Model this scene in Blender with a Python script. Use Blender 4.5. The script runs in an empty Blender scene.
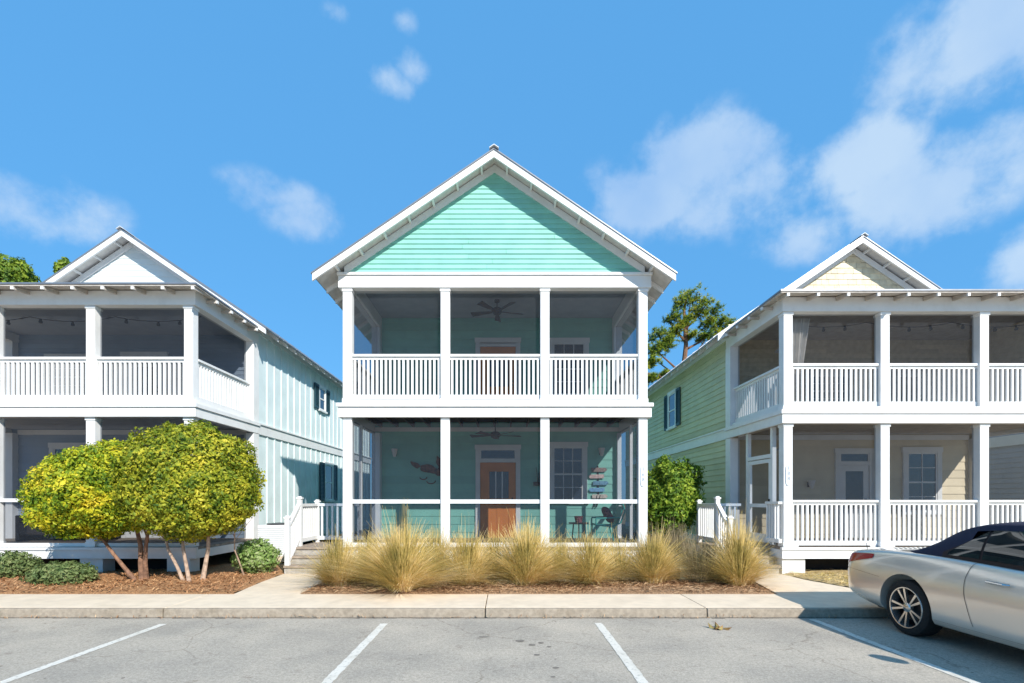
import bpy, bmesh, math, random
from mathutils import Vector, Matrix, noise as mnoise
R = math.radians
rnd = random.Random(7)
scene = bpy.context.scene
C = bpy.data.collections.new('scene_objects'); scene.collection.children.link(C)
OFF = {}          # object name -> world offset of its root

# ------------------------------------------------------------------ materials
def new_mat(name):
    m = bpy.data.materials.new(name); m.use_nodes = True
    nt = m.node_tree
    return m, nt, nt.nodes['Principled BSDF']

def node(nt, t, **kw):
    n = nt.nodes.new(t)
    for k, v in kw.items():
        if k in n.inputs.keys() if hasattr(n.inputs, 'keys') else False: n.inputs[k].default_value = v
        else: setattr(n, k, v)
    return n

def mat(name, col, rough=.6, var=.08, scale=6., bump=0., bscale=60., spec=.4, metal=0., col2=None, detail=5., dirt=0., coat=0., mixpos=(.35, .65), island=0.):
    m, nt, p = new_mat(name)
    tc = nt.nodes.new('ShaderNodeTexCoord')
    n = nt.nodes.new('ShaderNodeTexNoise'); n.inputs['Scale'].default_value = scale; n.inputs['Detail'].default_value = detail
    nt.links.new(tc.outputs['Object'], n.inputs['Vector'])
    ramp = nt.nodes.new('ShaderNodeValToRGB')
    ramp.color_ramp.elements[0].position = mixpos[0]; ramp.color_ramp.elements[1].position = mixpos[1]
    c1 = tuple(max(0, c*(1-var)) for c in col); c2 = tuple(min(1, c*(1+var)) for c in col)
    if col2: c1, c2 = col, col2
    ramp.color_ramp.elements[0].color = (*c1, 1); ramp.color_ramp.elements[1].color = (*c2, 1)
    nt.links.new(n.outputs['Fac'], ramp.inputs['Fac'])
    out = ramp.outputs['Color']
    if dirt:
        n2 = nt.nodes.new('ShaderNodeTexNoise'); n2.inputs['Scale'].default_value = 1.7; n2.inputs['Detail'].default_value = 9; n2.inputs['Roughness'].default_value = .7
        nt.links.new(tc.outputs['Object'], n2.inputs['Vector'])
        r2 = nt.nodes.new('ShaderNodeValToRGB'); r2.color_ramp.elements[0].position = .5; r2.color_ramp.elements[1].position = .75
        r2.color_ramp.elements[0].color = (1, 1, 1, 1); r2.color_ramp.elements[1].color = (1-dirt, 1-dirt*1.1, 1-dirt*1.3, 1)
        nt.links.new(n2.outputs['Fac'], r2.inputs['Fac'])
        mx = nt.nodes.new('ShaderNodeMix'); mx.data_type = 'RGBA'; mx.blend_type = 'MULTIPLY'; mx.inputs[0].default_value = 1
        nt.links.new(out, mx.inputs[6]); nt.links.new(r2.outputs['Color'], mx.inputs[7]); out = mx.outputs[2]
    if island:
        ge = nt.nodes.new('ShaderNodeNewGeometry'); r3 = nt.nodes.new('ShaderNodeValToRGB')
        r3.color_ramp.elements[0].color = (1-island, 1-island, 1-island, 1); r3.color_ramp.elements[1].color = (1+island*.4, 1+island*.4, 1+island*.4, 1)
        nt.links.new(ge.outputs['Random Per Island'], r3.inputs['Fac'])
        mx = nt.nodes.new('ShaderNodeMix'); mx.data_type = 'RGBA'; mx.blend_type = 'MULTIPLY'; mx.inputs[0].default_value = 1
        nt.links.new(out, mx.inputs[6]); nt.links.new(r3.outputs['Color'], mx.inputs[7]); out = mx.outputs[2]
    nt.links.new(out, p.inputs['Base Color'])
    p.inputs['Roughness'].default_value = rough; p.inputs['Metallic'].default_value = metal
    p.inputs['Specular IOR Level'].default_value = spec
    if coat: p.inputs['Coat Weight'].default_value = coat; p.inputs['Coat Roughness'].default_value = .04
    if bump:
        nb = nt.nodes.new('ShaderNodeTexNoise'); nb.inputs['Scale'].default_value = bscale; nb.inputs['Detail'].default_value = 4
        nt.links.new(tc.outputs['Object'], nb.inputs['Vector'])
        b = nt.nodes.new('ShaderNodeBump'); b.inputs['Strength'].default_value = bump; b.inputs['Distance'].default_value = .02
        nt.links.new(nb.outputs['Fac'], b.inputs['Height']); nt.links.new(b.outputs['Normal'], p.inputs['Normal'])
    return m

def leafmat(name, cols, rough=.55, trans=.25, cl=3.0):
    """colour varies per leaf and in patches"""
    m, nt, p = new_mat(name)
    g = nt.nodes.new('ShaderNodeNewGeometry')
    tc = nt.nodes.new('ShaderNodeTexCoord')
    n = nt.nodes.new('ShaderNodeTexNoise'); n.inputs['Scale'].default_value = cl; n.inputs['Detail'].default_value = 2
    nt.links.new(tc.outputs['Object'], n.inputs['Vector'])
    a = nt.nodes.new('ShaderNodeMath'); a.operation = 'MULTIPLY_ADD'; a.inputs[1].default_value = 1.6; a.inputs[2].default_value = -.55
    nt.links.new(n.outputs['Fac'], a.inputs[0])
    b = nt.nodes.new('ShaderNodeMath'); b.operation = 'MULTIPLY_ADD'; b.inputs[1].default_value = .55
    nt.links.new(g.outputs['Random Per Island'], b.inputs[0]); nt.links.new(a.outputs[0], b.inputs[2])
    ramp = nt.nodes.new('ShaderNodeValToRGB')
    while len(ramp.color_ramp.elements) < len(cols): ramp.color_ramp.elements.new(.5)
    for i, c in enumerate(cols):
        ramp.color_ramp.elements[i].position = i/(len(cols)-1); ramp.color_ramp.elements[i].color = (*c, 1)
    nt.links.new(b.outputs[0], ramp.inputs['Fac']); nt.links.new(ramp.outputs['Color'], p.inputs['Base Color'])
    p.inputs['Roughness'].default_value = rough; p.inputs['Specular IOR Level'].default_value = .3
    if trans:
        t = nt.nodes.new('ShaderNodeBsdfTranslucent'); nt.links.new(ramp.outputs['Color'], t.inputs['Color'])
        mx = nt.nodes.new('ShaderNodeMixShader'); mx.inputs[0].default_value = trans
        nt.links.new(p.outputs[0], mx.inputs[1]); nt.links.new(t.outputs[0], mx.inputs[2])
        nt.links.new(mx.outputs[0], nt.nodes['Material Output'].inputs['Surface'])
    return m

WHITE = mat('white_paint', (.80, .80, .79), .5, .03, 3, .08, 40, dirt=.12, island=.05)
BLUEWHITE = mat('cool_white_paint', (.74, .79, .83), .5, .03, 3, .05, 40, dirt=.06)
TEAL = mat('aqua_siding_paint', (.26, .60, .50), .55, .05, 2.5, .06, 50, dirt=.10, island=.10)
AQUA = mat('pale_aqua_board_paint', (.70, .80, .80), .55, .05, 2.0, .06, 50, dirt=.10)
GREEN = mat('sage_siding_paint', (.57, .55, .35), .55, .05, 2.0, .06, 50, dirt=.10, island=.12)
CREAM = mat('cream_siding_paint', (.74, .63, .44), .55, .05, 2.0, .06, 50, dirt=.08, island=.08)
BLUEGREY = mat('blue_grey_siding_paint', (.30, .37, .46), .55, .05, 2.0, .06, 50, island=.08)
CAPM = mat('pale_metal_trim', (.66, .68, .70), .4, .05, 3)
SHINGLE = mat('cream_shingle_paint', (.77, .66, .46), .6, .10, 9.0, .15, 50, island=.14)
WALLWHITE = mat('pale_siding_paint', (.72, .77, .77), .55, .04, 2.0, .06, 50, island=.06)
GREYWALL = mat('grey_siding_paint', (.42, .43, .47), .6, .05, 2.0, .06, 50)
METALROOF = mat('metal_roofing', (.30, .31, .33), .35, .06, 3, .05, 20, metal=.6)
SOFFIT = mat('soffit_boards', (.50, .45, .40), .7, .12, 8, .1, 40)
LSOFFIT = mat('pale_soffit_boards', (.62, .60, .57), .7, .08, 8, .1, 40)
JOIST = mat('dark_stained_joists', (.085, .055, .045), .7, .2, 12, .2, 60)
CEIL = mat('porch_ceiling_paint', (.42, .45, .50), .6, .05, 4)
DECK = mat('weathered_deck_boards', (.30, .24, .19), .8, .2, 8, .2, 80, dirt=.3)
DOORO = mat('orange_door_paint', (.70, .235, .055), .45, .08, 3, .03, 40)
GLASS = mat('window_glass', (.035, .05, .075), .06, .4, 1.5, spec=.9)
SHUT = mat('dark_shutter_paint', (.02, .06, .075), .5, .1, 5)
DARK = mat('painted_crawl_shade', (.015, .014, .013), .9, .1, 5)  # near-black that paints the shade beneath the porch floors
BLACK = mat('black_metal', (.03, .03, .035), .45, .1, 5)
BRONZE = mat('bronze_metal', (.07, .055, .05), .5, .2, 9, metal=.5)
CONC = mat('concrete', (.76, .62, .46), .85, .06, 5, .2, 180, dirt=.10)
CURB = mat('weathered_curb_concrete', (.34, .285, .22), .9, .14, 22, .5, 90, detail=9, dirt=.35)
BLOCK = mat('concrete_step', (.36, .33, .29), .9, .18, 12, .3, 90, dirt=.2)
STRIPE = mat('road_paint', (.46, .43, .37), .75, .2, 26, .3, 120, col2=(.74, .69, .60), dirt=.3, mixpos=(.30, .45), detail=8)
BARK = mat('trunk_bark', (.22, .12, .075), .9, .35, 14, .5, 60)
BARK2 = mat('pale_trunk_bark', (.42, .30, .22), .9, .3, 14, .5, 60)
FABRIC = mat('curtain_fabric', (.78, .74, .68), .9, .05, 8)
CUSH = mat('patterned_cushion', (.05, .03, .04), .9, .3, 18, col2=(.32, .12, .13))
TEALMETAL = mat('teal_chair_paint', (.06, .42, .36), .4, .1, 6)
UTIL = mat('pale_green_utility_plastic', (.33, .40, .30), .6, .1, 6, dirt=.2)
LAMP = mat('frosted_shade', (.70, .68, .66), .4, .04, 6)

def screen_mat():
    m, nt, p = new_mat('insect_screen')
    p.inputs['Base Color'].default_value = (.026, .032, .042, 1); p.inputs['Roughness'].default_value = .7
    p.inputs['Specular IOR Level'].default_value = .2
    t = nt.nodes.new('ShaderNodeBsdfTransparent'); t.inputs['Color'].default_value = (.9, .92, .95, 1)
    mx = nt.nodes.new('ShaderNodeMixShader'); mx.inputs[0].default_value = .37
    nt.links.new(t.outputs[0], mx.inputs[1]); nt.links.new(p.outputs[0], mx.inputs[2])
    nt.links.new(mx.outputs[0], nt.nodes['Material Output'].inputs['Surface'])
    return m
SCREEN = screen_mat()

def asphalt_mat():
    m, nt, p = new_mat('asphalt')
    tc = nt.nodes.new('ShaderNodeTexCoord')
    def noi(scale, det=6, ro=.6):
        n = nt.nodes.new('ShaderNodeTexNoise'); n.inputs['Scale'].default_value = scale; n.inputs['Detail'].default_value = det; n.inputs['Roughness'].default_value = ro
        nt.links.new(tc.outputs['Object'], n.inputs['Vector']); return n
    def ramp(src, p0, p1, c0, c1):
        r = nt.nodes.new('ShaderNodeValToRGB'); r.color_ramp.elements[0].position = p0; r.color_ramp.elements[1].position = p1
        r.color_ramp.elements[0].color = (*c0, 1); r.color_ramp.elements[1].color = (*c1, 1)
        nt.links.new(src, r.inputs['Fac']); return r.outputs['Color']
    def mul(a, b):
        x = nt.nodes.new('ShaderNodeMix'); x.data_type = 'RGBA'; x.blend_type = 'MULTIPLY'; x.inputs[0].default_value = 1
        nt.links.new(a, x.inputs[6]); nt.links.new(b, x.inputs[7]); return x.outputs[2]
    fine = noi(60, 5, .85)
    big = noi(.9, 5, .55); mid = noi(4.5, 7, .7)
    c = ramp(fine.outputs['Fac'], .28, .72, (.285, .245, .195), (.69, .61, .505))
    c = mul(c, ramp(noi(24, 6, .8).outputs['Fac'], .35, .66, (.74, .74, .74), (1.12, 1.12, 1.12)))
    c = mul(c, ramp(big.outputs['Fac'], .35, .65, (.80, .81, .82), (1.08, 1.07, 1.05)))
    c = mul(c, ramp(mid.outputs['Fac'], .58, .78, (1, 1, 1), (.55, .50, .48)))
    st = noi(13, 2, .5)
    c = mul(c, ramp(st.outputs['Fac'], .71, .76, (1, 1, 1), (.55, .52, .52)))
    wn = noi(1.6, 6, .6); va = nt.nodes.new('ShaderNodeMix'); va.data_type = 'RGBA'; va.inputs[0].default_value = .35
    nt.links.new(tc.outputs['Object'], va.inputs[6]); nt.links.new(wn.outputs['Color'], va.inputs[7])
    vo = nt.nodes.new('ShaderNodeTexVoronoi'); vo.feature = 'DISTANCE_TO_EDGE'; vo.inputs['Scale'].default_value = .75; nt.links.new(va.outputs[2], vo.inputs['Vector'])
    ck = ramp(vo.outputs['Distance'], .0, .006, (.66, .64, .62), (1, 1, 1)); cm_ = nt.nodes.new('ShaderNodeMix'); cm_.data_type = 'RGBA'; cm_.inputs[7].default_value = (1, 1, 1, 1)
    ms = ramp(noi(.7, 3, .5).outputs['Fac'], .46, .54, (0, 0, 0), (1, 1, 1)); nt.links.new(ms, cm_.inputs[0]); nt.links.new(ck, cm_.inputs[6])
    c = mul(c, cm_.outputs[2])
    nt.links.new(c, p.inputs['Base Color']); p.inputs['Roughness'].default_value = .9; p.inputs['Specular IOR Level'].default_value = .25
    b = nt.nodes.new('ShaderNodeBump'); b.inputs['Strength'].default_value = .5; b.inputs['Distance'].default_value = .01
    nt.links.new(fine.outputs['Fac'], b.inputs['Height']); nt.links.new(b.outputs['Normal'], p.inputs['Normal'])
    return m
ASPHALT = asphalt_mat()
MULCHR = mat('red_brown_mulch', (.21, .095, .038), .95, .3, 45, .9, 60, col2=(.58, .31, .14), detail=8)
MULCHT = mat('tan_pine_straw', (.20, .11, .055), .95, .3, 40, .9, 60, col2=(.50, .31, .17), detail=8)
DRYGRASS = mat('dry_grass', (.34, .24, .10), .95, .3, 30, .9, 70, col2=(.62, .47, .24), detail=8)
YARD = mat('bare_yard', (.16, .12, .07), .95, .3, 14, .6, 40, col2=(.30, .24, .13), detail=8)
L_YEL = leafmat('yellow_green_leaves', [(.03, .09, .008), (.16, .25, .012), (.50, .50, .02), (.80, .62, .04)], cl=2.9)
L_OLIVE = leafmat('olive_yellow_leaves', [(.03, .085, .010), (.15, .21, .014), (.40, .40, .025), (.66, .56, .05)], cl=3.2)
L_SHRUB = leafmat('mid_green_leaves', [(.02, .07, .010), (.14, .25, .02), (.42, .50, .05)], cl=4)
L_PALE = leafmat('pale_green_leaves', [(.08, .16, .03), (.22, .33, .08), (.45, .50, .25)], cl=7)
L_JUN = leafmat('grey_green_leaves', [(.05, .09, .03), (.15, .21, .07), (.28, .32, .13)], cl=6)
L_PINE = leafmat('pine_needles', [(.02, .06, .012), (.10, .18, .02), (.28, .35, .03), (.48, .42, .05)], cl=1.2)
L_OAK = leafmat('bright_green_leaves', [(.03, .08, .01), (.14, .23, .02), (.32, .38, .03)], cl=1.5)
G_GOLD = leafmat('golden_grass_blades', [(.20, .17, .045), (.50, .38, .11), (.82, .61, .24), (.97, .81, .52)], trans=.3, cl=2.2)
G_DULL = leafmat('dull_grass_blades', [(.12, .12, .06), (.28, .22, .12), (.45, .35, .22)], trans=.2, cl=3)
STRAW = leafmat('straw_litter', [(.16, .08, .04), (.36, .21, .11), (.60, .42, .25)], trans=0, cl=8)
REDCHIP = leafmat('mulch_chips', [(.14, .06, .025), (.40, .19, .085), (.64, .38, .19)], trans=0, cl=8)
DEADLEAF = leafmat('dead_leaf', [(.10, .05, .02), (.30, .16, .05), (.30, .30, .12)], trans=0, cl=30)

SEAM_G = mat('gutter_grime', (.05, .045, .04), .95, .5, 30)
# ------------------------------------------------------------------ mesh builder
class MB:
    def __init__(s): s.v = []; s.f = []
    def quad(s, a, b, c, d):
        i = len(s.v); s.v += [tuple(a), tuple(b), tuple(c), tuple(d)]; s.f.append((i, i+1, i+2, i+3)); return s
    def tri(s, a, b, c):
        i = len(s.v); s.v += [tuple(a), tuple(b), tuple(c)]; s.f.append((i, i+1, i+2)); return s
    def hexa(s, p):
        i = len(s.v); s.v += [tuple(q) for q in p]
        for f in ((0, 3, 2, 1), (4, 5, 6, 7), (0, 1, 5, 4), (1, 2, 6, 5), (2, 3, 7, 6), (3, 0, 4, 7)): s.f.append(tuple(i+k for k in f))
        return s
    def box(s, x0, x1, y0, y1, z0, z1):
        return s.hexa([(x0, y0, z0), (x1, y0, z0), (x1, y1, z0), (x0, y1, z0), (x0, y0, z1), (x1, y0, z1), (x1, y1, z1), (x0, y1, z1)])
    def pbox(s, P, u0, u1, z0, z1, d0, d1):
        return s.hexa([P(u0, z0, d1), P(u1, z0, d1), P(u1, z0, d0), P(u0, z0, d0), P(u0, z1, d1), P(u1, z1, d1), P(u1, z1, d0), P(u0, z1, d0)])
    def prism(s, pts, P, d0, d1):
        """polygon in (u,z) extruded between depths"""
        n = len(pts); i = len(s.v)
        s.v += [tuple(P(u, z, d0)) for u, z in pts] + [tuple(P(u, z, d1)) for u, z in pts]
        s.f.append(tuple(range(i, i+n))); s.f.append(tuple(range(i+2*n-1, i+n-1, -1)))
        for k in range(n): s.f.append((i+k, i+(k+1) % n, i+n+(k+1) % n, i+n+k))
        return s
    def tube(s, pts, rads, n=8, cap=True):
        rings = []; pts = [Vector(p) for p in pts]
        if not isinstance(rads, (list, tuple)): rads = [rads]*len(pts)
        for k, p in enumerate(pts):
            d = (pts[min(k+1, len(pts)-1)]-pts[max(k-1, 0)]).normalized()
            a = d.orthogonal().normalized() if k == 0 else (a - d*a.dot(d)).normalized()
            b = d.cross(a); i = len(s.v)
            for j in range(n):
                t = 2*math.pi*j/n; s.v.append(tuple(p+(a*math.cos(t)+b*math.sin(t))*rads[k]))
            rings.append(i)
        for r0, r1 in zip(rings, rings[1:]):
            for j in range(n): s.f.append((r0+j, r0+(j+1) % n, r1+(j+1) % n, r1+j))
        if cap:
            s.f.append(tuple(range(rings[0]+n-1, rings[0]-1, -1))); s.f.append(tuple(range(rings[-1], rings[-1]+n)))
        return s
    def lathe(s, prof, M, n=32):
        """prof = [(r,h)], closed loop or open; M maps (x,y,z=h)"""
        i = len(s.v); m = len(prof)
        for j in range(n):
            t = 2*math.pi*j/n
            for r, h in prof: s.v.append(tuple(M @ Vector((r*math.cos(t), r*math.sin(t), h))))
        for j in range(n):
            for k in range(m-1):
                a = i+j*m+k; b = i+((j+1) % n)*m+k; s.f.append((a, b, b+1, a+1))
        return s
    def build(s, name, m, parent=None, label=None, smooth=False, kind=None, recalc=True, bevel=0):
        off = OFF.get(parent.name, Vector((0, 0, 0))) if parent else Vector((0, 0, 0))
        me = bpy.data.meshes.new(name)
        me.from_pydata([(x-off.x, y-off.y, z-off.z) for x, y, z in s.v], [], s.f)
        if recalc or smooth:
            bm = bmesh.new(); bm.from_mesh(me)
            if recalc: bmesh.ops.recalc_face_normals(bm, faces=bm.faces)
            if smooth:
                for f in bm.faces: f.smooth = True
                for e in bm.edges:
                    if len(e.link_faces) == 2 and e.calc_face_angle(0) > R(38): e.smooth = False
            bm.to_mesh(me); bm.free()
        me.materials.append(m)
        o = bpy.data.objects.new(name, me); C.objects.link(o)
        if bevel:
            b = o.modifiers.new('bevel', 'BEVEL'); b.width = bevel; b.segments = 2; b.limit_method = 'ANGLE'
        if parent: o.parent = parent; OFF[o.name] = off
        if label: o['label'] = label
        if kind: o['kind'] = kind
        return o

def thing(name, label, cat, loc=(0, 0, 0), group=None):
    o = bpy.data.objects.new(name, None); C.objects.link(o); o.location = loc; o.empty_display_size = .2
    OFF[o.name] = Vector(loc); o['label'] = label; o['category'] = cat
    if group: o['group'] = group
    return o
def tag(o, label, cat, group=None):
    o['label'] = label; o['category'] = cat
    if group: o['group'] = group
    return o
def recenter(o, loc):
    """mesh thing built in world coordinates: move its origin to loc"""
    o.data.transform(Matrix.Translation(-Vector(loc))); o.location = loc; return o
def struct(o): o['kind'] = 'structure'; return o

def front(Y):  return lambda u, z, d: (u, Y-d, z)
def side(X, s): return lambda u, z, d: (X+s*d, u, z)

def lap(mb, P, lo, hi, z0, z1, e=.15, t=.018):
    """lap siding; lo(z), hi(z) give the u range"""
    z = z0
    while z < z1-.005:
        zt = min(z+e, z1)
        a, b, c, d = lo(z), hi(z), hi(zt), lo(zt)
        if (b-a) > 3 and (min(b, c)-max(a, d)) > 1.5:
            j_ = [a]; u_ = max(a, d)+rnd.uniform(.6, 3.2)
            while u_ < min(b, c)-.5: j_.append(u_); u_ += rnd.uniform(2.4, 3.7)
            j_.append(b)
            for q_ in range(len(j_)-1):
                ua, ub = j_[q_]+(.003 if q_ else 0), j_[q_+1]-(.003 if q_ < len(j_)-2 else 0); dt = t+rnd.uniform(-.0025, .0025)
                uta = d if q_ == 0 else ua; utb = c if q_ == len(j_)-2 else ub
                mb.quad(P(ua, z, dt), P(ub, z, dt), P(utb, zt, .003), P(uta, zt, .003))
            mb.quad(P(a, z, t), P(b, z, t), P(b, z, 0), P(a, z, 0)); mb.quad(P(a, z, .001), P(b, z, .001), P(c, zt, .001), P(d, zt, .001))
        elif c > d or b > a:
            mb.quad(P(a, z, t), P(b, z, t), P(c, zt, .004), P(d, zt, .004))
            mb.quad(P(a, z, t), P(b, z, t), P(b, z, 0), P(a, z, 0))
        z = zt
const = lambda v: (lambda z: v)

def window(root, P, u0, u1, z0, z1, tw=.1, cols=2, rows=2, trim=None, shutters=0, sill=True, half=True, curtain=False):
    trim = trim or WHITE
    m = MB()
    m.pbox(P, u0-tw, u0, z0, z1, 0, .055).pbox(P, u1, u1+tw, z0, z1, 0, .055)
    m.pbox(P, u0-tw-.02, u1+tw+.02, z1, z1+tw*1.2, 0, .06)
    w = m.build('window', trim, root)
    s = MB()
    zm = (z0+z1)/2
    for a, b in ((u0, u0+.035), (u1-.035, u1)): s.pbox(P, a, b, z0, z1, .02, .045)
    for a, b in ((z0, z0+.045), (z1-.04, z1), (zm-.02, zm+.02)): s.pbox(P, u0+.035, u1-.035, a, b, .02, .043)
    for zz0, zz1 in ((z0+.045, zm-.02), (zm+.02, z1-.04)):
        for k in range(1, cols):
            u = u0+.035+(u1-u0-.07)*k/cols; s.pbox(P, u-.009, u+.009, zz0, zz1, .022, .036)
        for k in range(1, rows):
            z = zz0+(zz1-zz0)*k/rows; s.pbox(P, u0+.035, u1-.035, z-.009, z+.009, .022, .034)
    s.build('sash', trim, w)
    g = MB(); g.pbox(P, u0+.01, u1-.01, z0+.01, z1-.01, .005, .026)
    g.build('pane', GLASS, w)
    if sill:
        MB().pbox(P, u0-tw-.04, u1+tw+.04, z0-.06, z0, 0, .09).build('sill', trim, w)
    if shutters:
        for a, b in ((u0-tw-.01-shutters, u0-tw-.01), (u1+tw+.01, u1+tw+.01+shutters)):
            k = MB(); k.pbox(P, a, a+.05, z0-.02, z1+.05, .02, .06).pbox(P, b-.05, b, z0-.02, z1+.05, .02, .06)
            k.pbox(P, a+.05, b-.05, z0-.02, z0+.06, .02, .06).pbox(P, a+.05, b-.05, z1-.03, z1+.05, .02, .06)
            z = z0+.06
            while z < z1-.05: k.hexa([P(a+.05, z, .055), P(b-.05, z, .055), P(b-.05, z, .025), P(a+.05, z, .025), P(a+.05, z+.035, .04), P(b-.05, z+.035, .04), P(b-.05, z+.035, .022), P(a+.05, z+.035, .022)]); z += .045
            k.build('shutter', SHUT, root)
    return w

class House:
    def __init__(s, name, label, loc):
        s.root = thing(name, label, 'house', loc, 'porch houses in a row'); s.nb = 0; s.bal = {}; s.extra = MB()
    def railing(s, P, u0, u1, zt, zb, n, m, zskirt=None, hide=False):
        r = MB()
        r.pbox(P, u0, u1, zt-.045, zt, -.075, .045)
        r.pbox(P, u0, u1, zt-.10, zt-.047, -.035, .005)
        r.pbox(P, u0, u1, zb, zb+.09, -.035, .015)
        if zskirt is not None: r.pbox(P, u0, u0+.16, zskirt, zb-.001, -.03, .012).pbox(P, u1-.16, u1, zskirt, zb-.001, -.03, .012)
        o = r.build('railing', m, s.root)
        h = zt-.1-zb-.09
        for k in range(n):
            u = u0+(u1-u0)*(k+.5)/n
            b = MB().pbox(P, u-.021, u+.021, zb+.09, zt-.1, -.032, .008)
            if s.nb < 100: b.build('baluster', m, o); s.nb += 1
            else:
                i = len(s.extra.v); s.extra.v += b.v; s.extra.f += [tuple(i+q for q in f) for f in b.f]
    def finish(s, m):
        if s.extra.v: s.extra.build('balusters', m, s.root, kind='stuff')
    def screen(s, P, u0, u1, z0, z1, d=-.06):
        MB().quad(P(u0, z0, d), P(u1, z0, d), P(u1, z1, d), P(u0, z1, d)).build('screen_panel', SCREEN, s.root, recalc=False)
    def post(s, x, y, w, z0, z1, m, cap=True):
        h = w/2; q = MB().box(x-h, x+h, y-h, y+h, z0, z1)
        if cap:
            q.box(x-h-.015, x+h+.015, y-h-.015, y+h+.015, z1-.06, z1-.003); q.box(x-h-.012, x+h+.012, y-h-.012, y+h+.012, z0+.002, z0+.1)
        return q.build('post', m, s.root, bevel=.006)

def door(root, P, u0, u1, z0, z1, dm, transom=.22, gl=(.2, .8, .55, .93), lites=3, trim=None):
    """z1 = top of leaf, transom height above"""
    trim = trim or WHITE; tw = .11; zt = z1+.07+transom+.04
    f = MB().pbox(P, u0-tw, u0, z0, zt, 0, .06).pbox(P, u1, u1+tw, z0, zt, 0, .06).pbox(P, u0-tw-.02, u1+tw+.02, zt, zt+.11, 0, .065)
    f.pbox(P, u0, u1, z1+.003, z1+.07, .01, .055)
    w = f.build('door_frame', trim, root)
    MB().pbox(P, u0+.03, u1-.03, z1+.10, zt-.03, .01, .034).build('transom_pane', GLASS, w)
    q = MB().pbox(P, u0, u1, z1+.07, z1+.10, .01, .05).pbox(P, u0, u1, zt-.03, zt, .01, .05).pbox(P, u0, u0+.03, z1+.1, zt-.03, .01, .05).pbox(P, u1-.03, u1, z1+.1, zt-.03, .01, .05)
    q.build('transom_sash', trim, w)
    d = MB().pbox(P, u0+.005, u1-.005, z0, z1, .005, .03)
    W = u1-u0; H = z1-z0
    a, b, c, e = u0+W*gl[0], u0+W*gl[1], z0+H*gl[2], z0+H*gl[3]
    # stiles and rails raised around glass and two lower panels
    d.pbox(P, u0+.01, a, z0+.005, z1-.005, .03, .042).pbox(P, b, u1-.01, z0+.005, z1-.005, .03, .042)
    d.pbox(P, a, b, e, z1-.005, .03, .042).pbox(P, a, b, c-.12, c, .03, .042).pbox(P, a, b, z0+.005, z0+.2, .03, .042)
    if gl[2] > .3:
        mid = (a+b)/2; d.pbox(P, mid-.05, mid+.05, z0+.2, c-.12, .03, .042)
    dd = d.build('door', dm, root)
    MB().pbox(P, a+.002, b-.002, c+.002, e-.002, .03, .038).build('pane', GLASS, dd)
    l = MB()
    for k in range(1, lites):
        u = a+(b-a)*k/lites; l.pbox(P, u-.014, u+.014, c, e, .038, .05)
    if lites > 1: l.build('muntins', trim, dd)
    hh = MB().tube([P(u1-.09, z0+H*.47, .04), P(u1-.09, z0+H*.47, .09)], .022, 10)
    hh.build('handle', BLACK, dd, smooth=True)
    MB().tube([P(u1-.09, z0+H*.47+.1, .04), P(u1-.09, z0+H*.47+.1, .06)], .025, 10).build('lock', BLACK, dd, smooth=True)

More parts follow.
